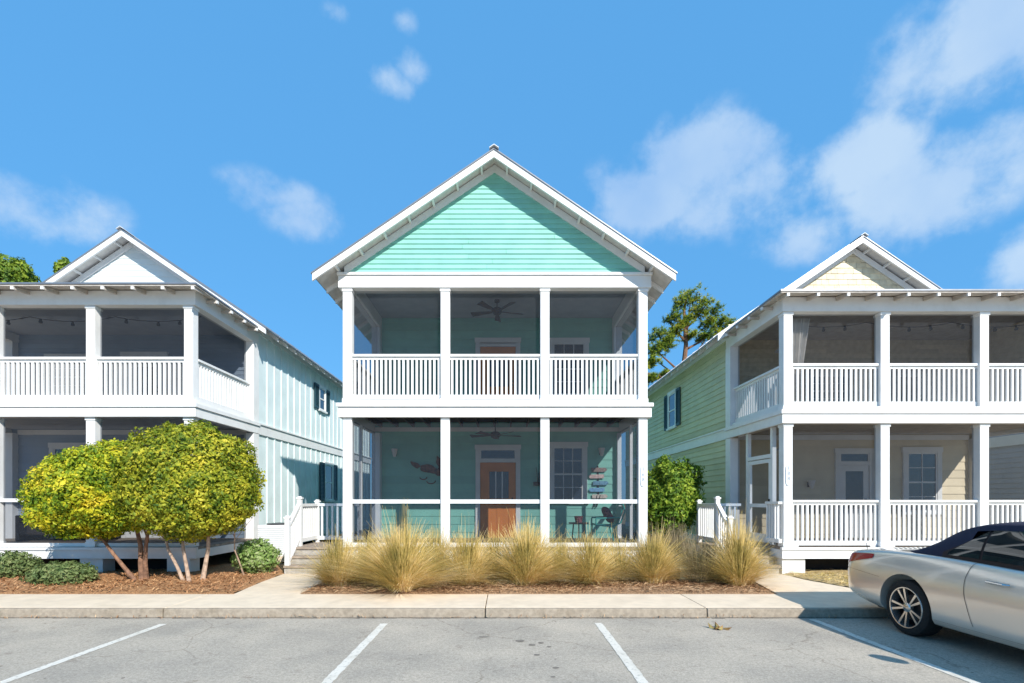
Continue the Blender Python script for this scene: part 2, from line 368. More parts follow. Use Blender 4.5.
def gable_roof(root, xc, half, zt, slope, y0, y1, fascia=.15, wallhalf=None, gy=None, tail_from=None, tails=True, m=None, rake_step=.475, tail_sides=(-1, 1), trim_y=.04):
    """chevron roof; zt = apex height of the top surface"""
    m = m or WHITE
    P = front(0)
    def chev(off0, off1, ya, yb, mb, h=half):
        for s in (-1, 1):
            mb.hexa([(xc, ya, zt-off1), (xc+s*h, ya, zt-off1-slope*h), (xc+s*h, yb, zt-off1-slope*h), (xc, yb, zt-off1),
                     (xc, ya, zt-off0), (xc+s*h, ya, zt-off0-slope*h), (xc+s*h, yb, zt-off0-slope*h), (xc, yb, zt-off0)])
    r = MB(); chev(0, .025, y0-.02, y1+.02, r, half+.02)
    # standing seams
    y = y0+.3
    rf = None
    while y < y1:
        for s in (-1, 1):
            r.hexa([(xc+s*.05, y, zt-.001-slope*.05), (xc+s*half, y, zt-.001-slope*half), (xc+s*half, y+.02, zt-.001-slope*half), (xc+s*.05, y+.02, zt-.001-slope*.05),
                    (xc+s*.05, y, zt+.03-slope*.05), (xc+s*half, y, zt+.03-slope*half), (xc+s*half, y+.02, zt+.03-slope*half), (xc+s*.05, y+.02, zt+.03-slope*.05)])
        y += .45
    roof = r.build('roof', METALROOF, root)
    cp = MB()
    for s in (-1, 1):
        cp.hexa([(xc, y0-.06, zt+.03), (xc+s*.09, y0-.06, zt+.03-.09*slope), (xc+s*.09, y1, zt+.03-.09*slope), (xc, y1, zt+.03),
                 (xc, y0-.06, zt+.045), (xc+s*.09, y0-.06, zt+.045-.09*slope), (xc+s*.09, y1, zt+.045-.09*slope), (xc, y1, zt+.045)])
    cp.build('ridge_cap', CAPM, roof)
    d = MB(); chev(.027, .055, y0+.042, y1, d, half-.005); d.build('roof_deck', LSOFFIT, roof)
    f = MB(); chev(.027, .027+fascia, y0, y0+.04, f, half); f.build('rake_board', m, roof)
    if gy is not None and rake_step:
        x = .25
        while x < half-.2:
            for s in (-1, 1):
                X = xc+s*x; z = zt-.057-slope*x
                MB().box(X-.02, X+.02, y0+.042, gy+.01, z-.06, z-.01).build('lookout', m, roof)
            x += rake_step
    if tails:
        n = 0; y = (tail_from or y0+.3)
        while y < y1 and n < 34:
            for s in tail_sides:
                a, b = wallhalf-.05, half-.03
                MB().hexa([(xc+s*a, y, zt-.057-slope*a-.10), (xc+s*b, y, zt-.057-slope*b-.09), (xc+s*b, y+.045, zt-.057-slope*b-.09), (xc+s*a, y+.045, zt-.057-slope*a-.10),
                           (xc+s*a, y, zt-.057-slope*a), (xc+s*b, y, zt-.057-slope*b), (xc+s*b, y+.045, zt-.057-slope*b), (xc+s*a, y+.045, zt-.057-slope*a)]).build('rafter_tail', m, roof)
            y += .55; n += 1
    return roof

# =================================================================== SETTING
struct(MB().quad((-400, -300, -.06), (400, -300, -.06), (400, 500, -.06), (-400, 500, -.06)).build('ground', YARD, recalc=False))
struct(MB().quad((-60, -25, 0), (60, -25, 0), (60, 6.785, 0), (-60, 6.785, 0)).build('parking_lot', ASPHALT, recalc=False))
struct(MB().box(-60, 60, 7.83, 60, -.05, .108).build('yard', YARD))
xs = [-30, -22, -18.2, -14.4, -11.2, -7.9, -4.65, -.27, 2.75, 6.4, 9.8, 13.5, 18, 30]
sw = MB()
for a, b in zip(xs, xs[1:]): sw.box(a+.006, b-.006, 6.872, 7.84, -.02, .125)
struct(sw.build('sidewalk', CONC, bevel=.006))
cb = MB()
for a, b in zip(xs, xs[1:]): cb.hexa([(a+.006, 6.785, -.05), (b-.006, 6.785, -.05), (b-.006, 6.87, -.05), (a+.006, 6.87, -.05), (a+.006, 6.80, .123), (b-.006, 6.80, .123), (b-.006, 6.87, .123), (a+.006, 6.87, .123)])
struct(cb.build('kerb', CURB, bevel=.012))
gt = MB()
x = -30.0
while x < 30:
    x2 = x+rnd.uniform(.08, .3); gt.quad((x, 6.785-rnd.uniform(.008, .04), .003), (x2, 6.785-rnd.uniform(.008, .04), .003), (x2, 6.80, .003), (x, 6.80, .003)); x = x2
struct(gt.build('gutter_grime', SEAM_G, recalc=False))
def slab(name, pts, z, m, z0=.05):
    return struct(MB().prism(pts, lambda u, v, d: (u, v, d), z0, z).build(name, m))
slab('left_walkway', [(-4.25, 7.842), (-3.2, 7.842), (-3.28, 8.9), (-3.3, 10.0), (-4.42, 10.0), (-4.38, 9.0), (-4.32, 8.4)], .1245, CONC)
slab('right_walkway', [(4.28, 7.842), (5.95, 7.842), (5.55, 9.2), (5.5, 10.05), (4.5, 10.05), (4.55, 9.2)], .1245, CONC)

# rough mulch beds
def bed(name, x0, x1, y0, y1, m, inside, hmax=.05, step=.06):
    mb = MB(); nx = int((x1-x0)/step); ny = int((y1-y0)/step); idx = {}
    for i in range(nx+1):
        for j in range(ny+1):
            x = x0+(x1-x0)*i/nx; y = y0+(y1-y0)*j/ny
            e = inside(x, y)
            if e > -step*.7:
                e = max(0, min(1, e/.25))
                z = .116+hmax*e**.5*(.55+.6*mnoise.noise(Vector((x*1.3, y*1.3, 3))))+.022*mnoise.noise(Vector((x*9, y*9, 1)))*e
                idx[i, j] = len(mb.v); mb.v.append((x, y, z))
    for i in range(nx):
        for j in range(ny):
            q = [(i, j), (i+1, j), (i+1, j+1), (i, j+1)]
            if all(k in idx for k in q): mb.f.append(tuple(idx[k] for k in q))
    o = struct(mb.build(name, m, smooth=False, recalc=False))
    for p_ in o.data.polygons: p_.use_smooth = True
    return o
def segd(x, y, a, b):
    ax, ay = a; bx, by = b; dx, dy = bx-ax, by-ay; L = math.hypot(dx, dy)
    return ((x-ax)*dy-(y-ay)*dx)/L     # >0 to the right of a->b
in_left = lambda x, y: min(y-7.84, segd(x, y, (-4.47, 10.3), (-4.32, 8.25)), segd(x, y, (-4.32, 8.6), (-4.30, 7.84)), x+16)
in_mid = lambda x, y: min(y-7.84, x+3.25, segd(x, y, (4.45, 10.1), (4.40, 8.6)), segd(x, y, (4.42, 9.0), (4.25, 7.84)) )
in_right = lambda x, y: min(y-7.84, x-5.6, -segd(x, y, (5.5, 9.8), (6.0, 7.84)) if False else (x-5.55-(9.9-y)*.22))
bed('left_mulch_bed', -16, -3.9, 7.82, 11.2, MULCHR, in_left, .07)
bed('middle_mulch_bed', -3.3, 4.7, 7.82, 12.0, MULCHT, in_mid, .06)
bed('right_straw_strip', 5.5, 14, 7.82, 10.6, DRYGRASS, in_right, .04)

def litter(name, n, region, m, L=(.04, .12), w=.006, zb=.17):
    mb = MB(); k = 0
    while k < n:
        x, y = region()
        if x is None: continue
        a = rnd.uniform(0, math.pi); l = rnd.uniform(*L); dx, dy = math.cos(a)*l/2, math.sin(a)*l/2
        wx, wy = -math.sin(a)*w/2, math.cos(a)*w/2; z = zb+rnd.uniform(-.01, .035); dz = rnd.uniform(-.02, .02)
        mb.quad((x-dx-wx, y-dy-wy, z-dz), (x+dx-wx, y+dy-wy, z+dz), (x+dx+wx, y+dy+wy, z+dz+.004), (x-dx+wx, y-dy+wy, z-dz+.004)); k += 1
    o = mb.build(name, m, recalc=False); o['kind'] = 'stuff'; return o
def reg(f, x0, x1, y0, y1, e=.03):
    def g():
        x, y = rnd.uniform(x0, x1), rnd.uniform(y0, y1)
        return (x, y) if f(x, y) > e else (None, None)
    return g
litter('mulch_litter', 5200, reg(in_left, -12, -4.2, 7.84, 9.9), REDCHIP, (.03, .08), .014, .158)
litter('pine_straw_litter', 9000, reg(in_mid, -3.25, 4.5, 7.84, 9.9), STRAW, (.06, .16), .006, .15)
litter('dry_grass_litter', 3500, reg(in_right, 5.6, 11, 7.84, 10.0), G_GOLD, (.05, .14), .007, .14)
# a few blades strewn over the kerb and pavement edge
litter('edge_debris', 260, lambda: (rnd.uniform(-9, 6), 6.77+abs(rnd.gauss(0, .02))*-1), STRAW, (.01, .04), .008, .01)

st_ = MB()
for X_, y_, w_, h_ in ((520, 641, 9, 3), (532, 645, 7, 2.5), (541, 643, 6, 2), (549, 647, 5, 1.6), (537, 655, 6, 2), (556, 668, 7, 2), (553, 677, 5, 2), (484, 637, 12, 1.6)):
    Y_ = 500*1.6/(y_-500); cx_, cw, chh = (X_-505)/500*Y_, w_*Y_/1000, h_*Y_*Y_/1600/1.2
    st_.v += [(cx_+cw*math.cos(a_)*(1+.35*mnoise.noise(Vector((X_, a_*1.5, 0)))), Y_+chh*math.sin(a_)*(1+.35*mnoise.noise(Vector((y_, a_*1.5, 4)))), .0025) for a_ in [k*math.pi/8 for k in range(16)]]
    st_.f.append(tuple(range(len(st_.v)-16, len(st_.v))))
struct(st_.build('oil_stains', mat('oil_stain', (.20, .175, .145), .8, .25, 25), recalc=False))
# parking stripes
for X0, lab in ((-4.92, 'leftmost'), (-1.90+.0, 'second'), (1.42, 'third'), (4.18+.0, 'fourth')):
    pass
sp = MB()
for X in (-10.1, -7.25, -4.40, -1.56, 1.21, 4.11, 6.95, 9.8):
    y = 6.47+rnd.uniform(-.04, .04) if X != 4.11 else 6.69; x = X
    yy = y; e0 = rnd.uniform(-.004, .004); e1 = rnd.uniform(-.004, .004)
    while yy > 1.3:
        y2 = yy-.05; f0, f1 = rnd.uniform(-.005, .005), rnd.uniform(-.005, .005)
        sp.quad((x-.047+f0, y2, .004), (x+.047+f1, y2, .004), (x+.047+e1, yy, .004), (x-.047+e0, yy, .004)); yy = y2; e0, e1 = f0, f1
struct(sp.build('parking_stripes', STRIPE, recalc=False))

# ================================================================= CENTRE HOUSE
XC = -.21; XL, XR = -3.26, 2.86; YF, YW, YB = 10.0, 12.44, 22.0
H = House('aqua_house', 'aqua clapboard house with tall gable, orange doors and two screened porches, in the middle', (XC, 10, .135))
root = H.root; F = front(YW)
w = MB(); lap(w, F, const(XL), const(XR), .6, 6.15, .2); w.build('wall', TEAL, root, recalc=False)
g = MB(); GA = 8.17; GS = .68
g_lo = lambda z: XC-max(0, (GA-z)/GS); g_hi = lambda z: XC+max(0, (GA-z)/GS)
lap(g, front(YF+.02), g_lo, g_hi, 6.13, GA, .1, .02); g.build('gable_wall', TEAL, root, recalc=False)
b = MB()
b.box(XL, XR, YB-.1, YB, .3, 6.1)
b.prism([(XL, 6.1), (XR, 6.1), (XR, 6.15), (XC, 8.2), (XL, 6.15)], front(YB-.1), -.1, 0)
b.build('rear_wall', TEAL, root)
for X, s in ((XL, -1), (XR, 1)):
    w = MB(); lap(w, side(X, s), const(YW), const(YB), .3, 6.2, .15); w.box(X-.05*s if s > 0 else X, X if s > 0 else X+.05, YW, YB, .3, 6.2)
    w.build('side_wall', TEAL, root, recalc=False)
    MB().box(X-.02 if s > 0 else X-.025, X+.025 if s > 0 else X+.02, YW-.03, YW+.12, .6, 6.1).build('corner_board', BLUEWHITE, root)
    MB().pbox(side(X, s), YW, YB, 3.24, 3.52, .0, .035).build('side_band', WHITE, root)
# rake boards on the gable wall
rk = MB()
for s in (-1, 1):
    hw = 3.0
    rk.prism([(XC, 8.15), (XC+s*hw, 8.15-GS*hw), (XC+s*hw, 8.30-GS*hw), (XC, 8.30)] if s > 0 else [(XC, 8.30), (XC-hw, 8.30-GS*hw), (XC-hw, 8.15-GS*hw), (XC, 8.15)], front(YF), -.03, .02)
rk.build('gable_trim', WHITE, root)
MB().box(XL+.05, XR-.05, YF+.04, YF+.1, 6.13, 6.3).build('gable_backing', WHITE, root)
MB().box(XL-.07, XR+.06, YF-.03, YF+.27, 5.84, 6.08).box(XL-.09, XR+.08, YF-.06, YF+.27, 6.082, 6.135).build('porch_beam', WHITE, root, bevel=.005)
for X in (XL, XR): MB().box(X-.0 if X < 0 else X-.2, X+.2 if X < 0 else X, YF+.272, YW-.002, 5.84, 6.13).build('side_beam', WHITE, root)
MB().box(XL+.2, XR-.2, YF+.272, YW-.02, 6.12, 6.15).build('upper_ceiling', CEIL, root)
roof = gable_roof(root, XC, 3.50, 8.37, .68, 9.62, YB+.4, .14, wallhalf=3.0, gy=YF, tail_from=10.3)
# upper deck
bd = MB().box(XL-.06, XR+.06, YF-.05, YF+.03, 3.25, 3.44).box(XL-.09, XR+.09, YF-.09, YF+.03, 3.455, 3.53).box(XL-.04, XR+.04, YF-.04, YF+.03, 3.44, 3.455)
bd.build('porch_band', WHITE, root, bevel=.004)
for X, s in ((XL, -1), (XR, 1)): MB().pbox(side(X, s), YF+.032, YW-.002, 3.25, 3.53, -.03, .06).build('side_band', WHITE, root)
MB().box(XL-.0, XR+.0, YF-.0, YF+.03, 3.532, 3.605).box(XL, XL+.03, YF+.032, YW, 3.532, 3.605).box(XR-.03, XR, YF+.032, YW, 3.532, 3.605).build('deck_edge', WHITE, root)
MB().box(XL+.04, XR-.04, YF+.032, YW-.02, 3.56, 3.60).build('upper_deck', DECK, root)
js = MB().box(XL+.04, XR-.04, YF+.032, YW-.02, 3.53, 3.558)
x = XL+.2
while x < XR-.1: js.box(x-.02, x+.02, YF+.034, YW-.03, 3.40, 3.53); x += .4
js.build('ceiling_joists', JOIST, root)
MB().pbox(F, XL+.02, XR-.02, 3.30, 3.40, .02, .05).build('wall_header', WHITE, root)
# posts
cx = [-3.16, -1.2, .80, 2.765]
for i, x in enumerate(cx):
    H.post(x, YF+.1, .18, 3.532, 5.838, WHITE); H.post(x, YF+.1, .18, .22, 3.248, WHITE, cap=False)
PF = front(YF+.08)
for a, b in zip(cx, cx[1:]):
    H.railing(PF, a+.09, b-.09, 4.53, 3.628, 20, WHITE, 3.606)
    H.screen(PF, a+.09, b-.09, 3.56, 5.84, -.07)
    MB().pbox(PF, a+.09, b-.09, 1.53, 1.61, -.03, .03).build('mid_rail', WHITE, root)
    MB().pbox(PF, a+.09, b-.09, .66, .74, -.03, .03).build('bottom_rail', WHITE, root)
    H.screen(PF, a+.09, b-.09, .74, 3.25, -.01)
for X, s in ((XL, -1), (XR, 1)):
    PS = side(X-s*.08, s)
    H.railing(PS, YF+.2, YW-.05, 4.53, 3.628, 20, WHITE, 3.606)
    H.screen(PS, YF+.2, YW-.04, 3.56, 5.84, -.07)
    MB().pbox(PS, YF+.2, YW-.04, 1.53, 1.61, -.03, .03).pbox(PS, YF+1.0, YF+1.07, .74, 1.528, -.03, .03).pbox(PS, YF+1.0, YF+1.07, 1.612, 3.25, -.03, .03).build('side_frame', WHITE, root)
    H.screen(PS, YF+.2, YW-.04, .74, 3.25, -.01)
    H.post(X-s*(.1 if s < 0 else .05), YW-.12, .2 if s < 0 else .1, .66, 3.248, BLUEWHITE, cap=False)
    H.post(X-s*.1, YW-.12, .2, 3.602, 5.838, BLUEWHITE, cap=False)
MB().box(XL, XR, YF-.0, YW-.02, .60, .655).build('porch_floor', DECK, root)
MB().box(XL+.02, XR-.02, YF+.02, YF+.06, .28, .598).build('skirt_board', WHITE, root)
MB().box(XL+.1, XR-.1, YF+.4, YF+.44, .1, .6).build('crawl_shade_sheet', DARK, root)  # black sheet standing in for the shade below the porch floor
# doors and windows on the porch walls
door(root, F, -.62, .27, .66, 2.53, DOORO, .22, (.26, .80, .52, .88), 3)
window(root, F, 1.19, 1.94, 1.56, 2.92, .10, 3, 2)
door(root, F, -.62, .27, 3.60, 5.40, DOORO, .0, (.26, .80, .45, .88), 3)
window(root, F, 1.19, 1.98, 4.2, 5.50, .10, 3, 2)
H.finish(WHITE)
for Y, z0, z1 in ((14.2, 1.7, 2.9), (18, 1.7, 2.9), (15, 4.4, 5.4)):
    for X, s in ((XL, -1), (XR, 1)): window(root, side(X, s), Y, Y+.7, z0, z1, .09, 2, 2)
# stairs on the left
def stairs(root, xa, xb, y0, s, z0=.125, z1=.62, yl=10.62, yb=11.7, m=WHITE):
    """front-facing steps between xa and xb up to a landing beside the porch; s = side of the outer rail (-1: at xa)"""
    n = 3; st = None
    lo = MB().box(xa, xb, yl+.002, yb, z1-.05, z1)
    st = lo.build('stairs', DECK, root)
    rise = (z1-z0)/n; run = (yl-y0)/n
    for k in range(n):
        MB().box(xa+.02, xb-.02, y0+k*run, y0+(k+1)*run+.03, z0+k*rise-.01*(k > 0), z0+(k+1)*rise-.045).build('riser', BLOCK, st)
        MB().box(xa, xb, y0+k*run-.03, y0+(k+1)*run-(.002 if k == n-1 else .0)-.032, z0+(k+1)*rise-.043, z0+(k+1)*rise).build('tread', DECK, st)
    MB().box(xa+.05, xb-.05, yl+.05, yb-.05, .12, z1-.055).build('landing_base', BLOCK, st)
    xo = xa if s < 0 else xb; e = .045
    X = xo+.05*(1 if s < 0 else -1)
    for (yy, zz0, zz1) in ((y0+.05, z0, z0+1.10), (yl+.03, z0+.2, z1+1.0), (yb-.05, z0+.1, z1+.93)):
        q = MB().box(X-e, X+e, yy-e, yy+e, zz0, zz1).box(X-e-.015, X+e+.015, yy-e-.015, yy+e+.015, zz1, zz1+.035).box(X-e+.01, X+e-.01, yy-e+.01, yy+e-.01, zz1+.035, zz1+.06)
        q.build('newel_post', m, st, bevel=.006)
    r = MB(); ya, yc = y0+.10, yl-.015
    def sl(yA, yB, zA, zB, h, hw):
        r.hexa([(X-hw, yA, zA), (X+hw, yA, zA), (X+hw, yB, zB), (X-hw, yB, zB), (X-hw, yA, zA+h), (X+hw, yA, zA+h), (X+hw, yB, zB+h), (X-hw, yB, zB+h)])
    sl(ya, yc, z0+.95, z1+.85, .06, .04); sl(ya, yc, z0+.22, z1+.12, .06, .03)
    nb = 5
    for k in range(nb):
        t = (k+.5)/nb; y = ya+(yc-ya)*t; r.box(X-.018, X+.018, y-.018, y+.018, z0+.25+(z1-z0-.1)*t, z0+.97+(z1-z0-.1)*t)
    sl(yl+.08, yb-.10, z1+.84, z1+.84, .06, .04); sl(yl+.08, yb-.10, z1+.08, z1+.08, .08, .03)
    y = yl+.15
    while y < yb-.12: r.box(X-.018, X+.018, y-.018, y+.018, z1+.1, z1+.86); y += .105
    r.build('stair_railing', m, st)
    # rear rail across the landing
    r = MB(); a, b = (xa+.1, xb-.02) if s < 0 else (xa+.02, xb-.1)
    Y = yb-.05
    r.box(a, b, Y-.04, Y+.04, z1+.84, z1+.90).box(a, b, Y-.03, Y+.03, z1+.06, z1+.14)
    x = a+.06
    while x < b-.03: r.box(x-.02, x+.02, Y-.018, Y+.018, z1+.14, z1+.84); x += .12
    r.build('landing_railing', BLUEWHITE, st)
    return st
stairs(root, -4.42, -3.27, 10.0, -1)

# ================================================================= SIDE HOUSES
def side_house(name, label, sg, xi, xo, dz, wallm, gm, sidem, yb, pw, px_posts, postw, batten, lower_rail, ref, overz):
    """sg=+1: inner side faces +X (house on the left);  xi inner wall X, xo outer wall X"""
    xa, xb = min(xi, xo), max(xi, xo); xc = (xa+xb)/2
    Hh = House(name, label, (xc, 10, .135)); rt = Hh.root; Fw = front(YW)
    D = dz
    ZW = overz-.065-.68*(xb-xa)/2
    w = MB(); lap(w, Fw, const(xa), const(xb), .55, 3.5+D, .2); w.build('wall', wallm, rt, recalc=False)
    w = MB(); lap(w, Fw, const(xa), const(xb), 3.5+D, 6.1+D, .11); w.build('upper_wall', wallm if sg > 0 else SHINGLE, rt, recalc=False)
    # gable above the porch roof
    apex = overz; half = (xb-xa)/2+.42; gs = .68
    g = MB(); ga = apex-.24; lo = lambda z: xc-max(0, (ga-z)/gs); hi = lambda z: xc+max(0, (ga-z)/gs)
    if batten: lap(g, Fw, lo, hi, 6.1+D, ga, .15)
    else:
        z = 6.1+D; r_ = 0
        while z < ga-.02:
            zt = min(z+.14, ga); a, b2 = lo(zt), hi(zt); u = a-rnd.uniform(0, .2)
            a0, b0 = lo(z), hi(z); u = a0
            while u < b0:
                u2 = min(u+rnd.uniform(.12, .26), b0); dd = .012+rnd.uniform(0, .008)
                ut, ut2 = max(u, a), min(u2, b2)
                if ut < ut2: g.quad(Fw(u, z, dd), Fw(u2, z, dd), Fw(ut2, zt, .003), Fw(ut, zt, .003)).quad(Fw(u, z, dd), Fw(u2, z, dd), Fw(u2, z, 0), Fw(u, z, 0))
                elif ut2 > ut-.3: g.tri(Fw(u, z, dd), Fw(u2, z, dd), Fw(max(min(u2, b2), a), zt, .003))
                u = u2+.004
            z = zt
    g.build('gable_wall', gm, rt, recalc=False)
    rk = MB()
    for s in (-1, 1):
        hw = half-.4; p4 = [(xc, ga-.02), (xc+s*hw, ga-.02-gs*hw), (xc+s*hw, ga+.13-gs*hw), (xc, ga+.13)]
        rk.prism(p4 if s > 0 else p4[::-1], Fw, .02, .05)
    rk.build('gable_trim', WHITE, rt)
    roof = gable_roof(rt, xc, half, apex, gs, YW-.38, yb+.3, .14, wallhalf=(xb-xa)/2, gy=YW, tail_from=YW+.35, tail_sides=(sg,), rake_step=.5)
    # side walls
    for X, s in ((xi, sg), (xo, -sg)):
        w = MB(); Ps = side(X, s)
        if batten:
            w.pbox(Ps, YW, yb, .3, ZW, -.05, 0)
            w.build('side_wall', sidem, rt)
            k = MB(); y = YW+.58
            while y < yb: k.pbox(Ps, y-.022, y+.022, .32, 3.25+D, .0, .022).pbox(Ps, y-.022, y+.022, 3.53+D, ZW, .0, .022); y += .42
            k.build('battens', sidem, rt)
        else:
            lap(w, Ps, const(YW), const(yb), .3, ZW, .15); w.build('side_wall', sidem, rt, recalc=False)
        MB().pbox(Ps, YW+.10, yb, 3.25+D, 3.49+D, .0, .04).pbox(Ps, YW+.1, yb, 3.492+D, 3.53+D, .0, .07).build('side_band', WHITE, rt)
        MB().pbox(Ps, YW+.10, yb, ZW-.22, ZW+.01, .0, .026).build('frieze_board', WHITE, rt)
        MB().pbox(Ps, YW-.16, YW+.1, .62, 3.25+D, -.2, .03).pbox(Ps, YW-.16, YW+.1, 3.53+D, 5.5+D, -.2, .03).build('corner_board', WHITE, rt)
    MB().box(xa, xb, yb-.1, yb, .3, 5.85+D).build('rear_wall', sidem, rt)
    MB().prism([(xa, 5.85+D), (xb, 5.85+D), (xb, ZW), (xc, ga), (xa, ZW)], front(yb-.1), -.1, 0).build('rear_gable', gm, rt)
    # porch beams
    MB().box(xa-.02, xb+.02, YF-.02, YF+.24, 5.50+D, 5.78+D).build('porch_beam', WHITE, rt)
    for X, s in ((xi, sg), (xo, -sg)): MB().pbox(side(X, s), YF+.242, YW+.1, 5.502+D, 5.80+D, -.22, .02).build('side_beam', WHITE, rt)
    MB().box(xa+.22, xb-.22, YF+.242, YW-.02, 5.70+D, 5.73+D).build('upper_ceiling', CEIL if sg > 0 else SOFFIT, rt)
    # hipped porch roof
    ov = .38; os_ = .25; ze = 5.76+D; sl = .20
    y0 = YF-ov; x0, x1 = xa-os_, xb+os_; yw = YW-.0; L = yw-y0
    def T(x, y): return ze+.03+sl*min(y-y0, x-x0, x1-x)
    pr = MB(); th = .03
    A = [(x0, y0), (x1, y0), (x1-L, yw), (x0+L, yw)]; Bq = [(x0, y0), (x0+L, yw), (x0, yw)]; Cq = [(x1, y0), (x1, yw), (x1-L, yw)]
    for poly in (A, Bq, Cq):
        n = len(poly); i = len(pr.v)
        pr.v += [(x, y, T(x, y)) for x, y in poly]+[(x, y, T(x, y)-th) for x, y in poly]
        pr.f.append(tuple(range(i, i+n))); pr.f.append(tuple(range(i+2*n-1, i+n-1, -1)))
        for k in range(n): pr.f.append((i+k, i+(k+1) % n, i+n+(k+1) % n, i+n+k))
    pro = pr.build('porch_roof', METALROOF, rt)
    dk = MB()
    for poly in (A, Bq, Cq):
        n = len(poly); i = len(dk.v)
        e = [(x+(.02 if x < xc else -.02), y+.02 if y == y0 else y) for x, y in poly]
        dk.v += [(x, y, T(x, y)-th-.002) for x, y in e]+[(x, y, T(x, y)-th-.035) for x, y in e]
        dk.f.append(tuple(range(i, i+n))); dk.f.append(tuple(range(i+2*n-1, i+n-1, -1)))
        for k in range(n): dk.f.append((i+k, i+(k+1) % n, i+n+(k+1) % n, i+n+k))
    dk.build('roof_deck', SOFFIT, pro)
    bz = ze-.04
    x = xa-.1
    while x < xb+.2:
        MB().hexa([(x-.022, y0+.03, bz-.055), (x+.022, y0+.03, bz-.055), (x+.022, YF-.022, bz-.02), (x-.022, YF-.022, bz-.02),
                   (x-.022, y0+.03, bz), (x+.022, y0+.03, bz), (x+.022, YF-.022, bz+.065), (x-.022, YF-.022, bz+.065)]).build('rafter_tail', SOFFIT, pro); MB().box(x-.026, x+.026, y0+.004, y0+.034, bz-.058, bz-.002).build('painted_sunlit_end', WHITE, pro); x += .58  # white end blocks paint the sun on the ends of brown tails
    Xe = xi+sg*os_; y = YF+.35
    while y < YW:
        MB().box(min(Xe-sg*.02, xi+sg*.022), max(Xe-sg*.02, xi+sg*.022), y-.022, y+.022, bz-.055, bz).build('rafter_tail', SOFFIT, pro); MB().box(min(Xe-sg*.02, Xe+sg*.01), max(Xe-sg*.02, Xe+sg*.01), y-.026, y+.026, bz-.058, bz-.002).build('painted_sunlit_end', WHITE, pro); y += .55  # side eave likewise: sunlit tail ends painted as white blocks
    # deck between the storeys
    MB().box(xa-.04, xb+.04, YF-.05, YF+.03, 3.26+D, 3.44+D).box(xa-.07, xb+.07, YF-.08, YF+.03, 3.45+D, 3.53+D).box(xa-.03, xb+.03, YF-.03, YF+.03, 3.44+D, 3.45+D).build('porch_band', WHITE, rt, bevel=.004)
    for X, s in ((xi, sg), (xo, -sg)): MB().pbox(side(X, s), YF+.032, YW+.1, 3.26+D, 3.44+D, -.03, .04).pbox(side(X, s), YF+.032, YW+.1, 3.45+D, 3.53+D, -.03, .07).pbox(side(X, s), YF+.032, YW+.1, 3.44+D, 3.45+D, -.03, .03).build('side_band', WHITE, rt)
    MB().box(xa, xb, YF, YF+.03, 3.532+D, 3.60+D).box(xa, xa+.03, YF+.032, YW-.2, 3.532+D, 3.60+D).box(xb-.03, xb, YF+.032, YW-.2, 3.532+D, 3.60+D).build('deck_edge', WHITE, rt)
    MB().box(xa+.04, xb-.04, YF+.032, YW-.02, 3.56+D, 3.59+D).build('upper_deck', DECK, rt)
    MB().box(xa+.04, xb-.04, YF+.032, YW-.02, 3.36+D, 3.40+D).build('lower_ceiling', CEIL if sg > 0 else SOFFIT, rt)
    MB().pbox(Fw, xa+.22, xb-.22, 3.22+D, 3.34+D, .02, .05).build('wall_header', WHITE, rt)
    MB().box(xa, xb, YF, YW-.02, .60, .655).build('porch_floor', DECK, rt)
    MB().box(xa-.03, xb+.03, YF-.03, YF+.02, .43, .60).box(xa-.05, xb+.05, YF-.06, YF+.02, .602, .655).build('skirt_board', WHITE, rt)
    MB().pbox(side(xi, sg), YF+.022, yb, .43, .60, -.02, .03).build('side_skirt', WHITE, rt)
    MB().box(xa+.1, xb-.1, YF+.5, YF+.54, .1, .6).build('crawl_shade_sheet', DARK, rt)  # dark sheet added to paint the shade behind the piers
    for x in (xa+.23, (xa+xb)/2-.9, (xa+xb)/2+.9, xb-.23) if sg < 0 else (xa+.23, -8.3, xb-.35): MB().box(x-.23, x+.23, YF+.03, YF+.35, .1, .428).build('pier', WHITE, rt)
    PF = front(YF+.10)
    for x in px_posts:
        Hh.post(x, YF+.11, postw, 3.532+D, 5.498+D, WHITE); Hh.post(x, YF+.11, postw, .656, 3.258+D, WHITE)
    ps = sorted(px_posts, key=lambda v: abs(v)); hp = postw/2
    PS = side(xi-sg*.1, sg)
    for a, b in zip(ps, ps[1:]):
        a, b = min(a, b), max(a, b)
        Hh.railing(PF, a+hp, b-hp, 4.48+D, 3.624+D, 18, WHITE, 3.601+D)
        Hh.screen(PF, a+hp, b-hp, 3.56+D, 5.5+D, -.06)
        if lower_rail: Hh.railing(PF, a+hp, b-hp, 1.60, .685, 18, WHITE, .657)
        else: MB().pbox(PF, a+hp, b-hp, 1.56, 1.63, -.03, .03).pbox(PF, a+hp, b-hp, .66, .73, -.03, .03).build('mid_rail', WHITE, rt)
        Hh.screen(PF, a+hp, b-hp, .67, 3.26+D, -.06)
    Hh.railing(PS, YF+.22, YW-.16, 4.48+D, 3.624+D, 20, WHITE, 3.601+D)
    Hh.screen(PS, YF+.22, YW-.16, 3.56+D, 5.5+D, -.06)
    Hh.screen(PS, YF+.22, YW-.16, .67, 3.26+D, -.06)
    Hh.finish(WHITE)
    return Hh

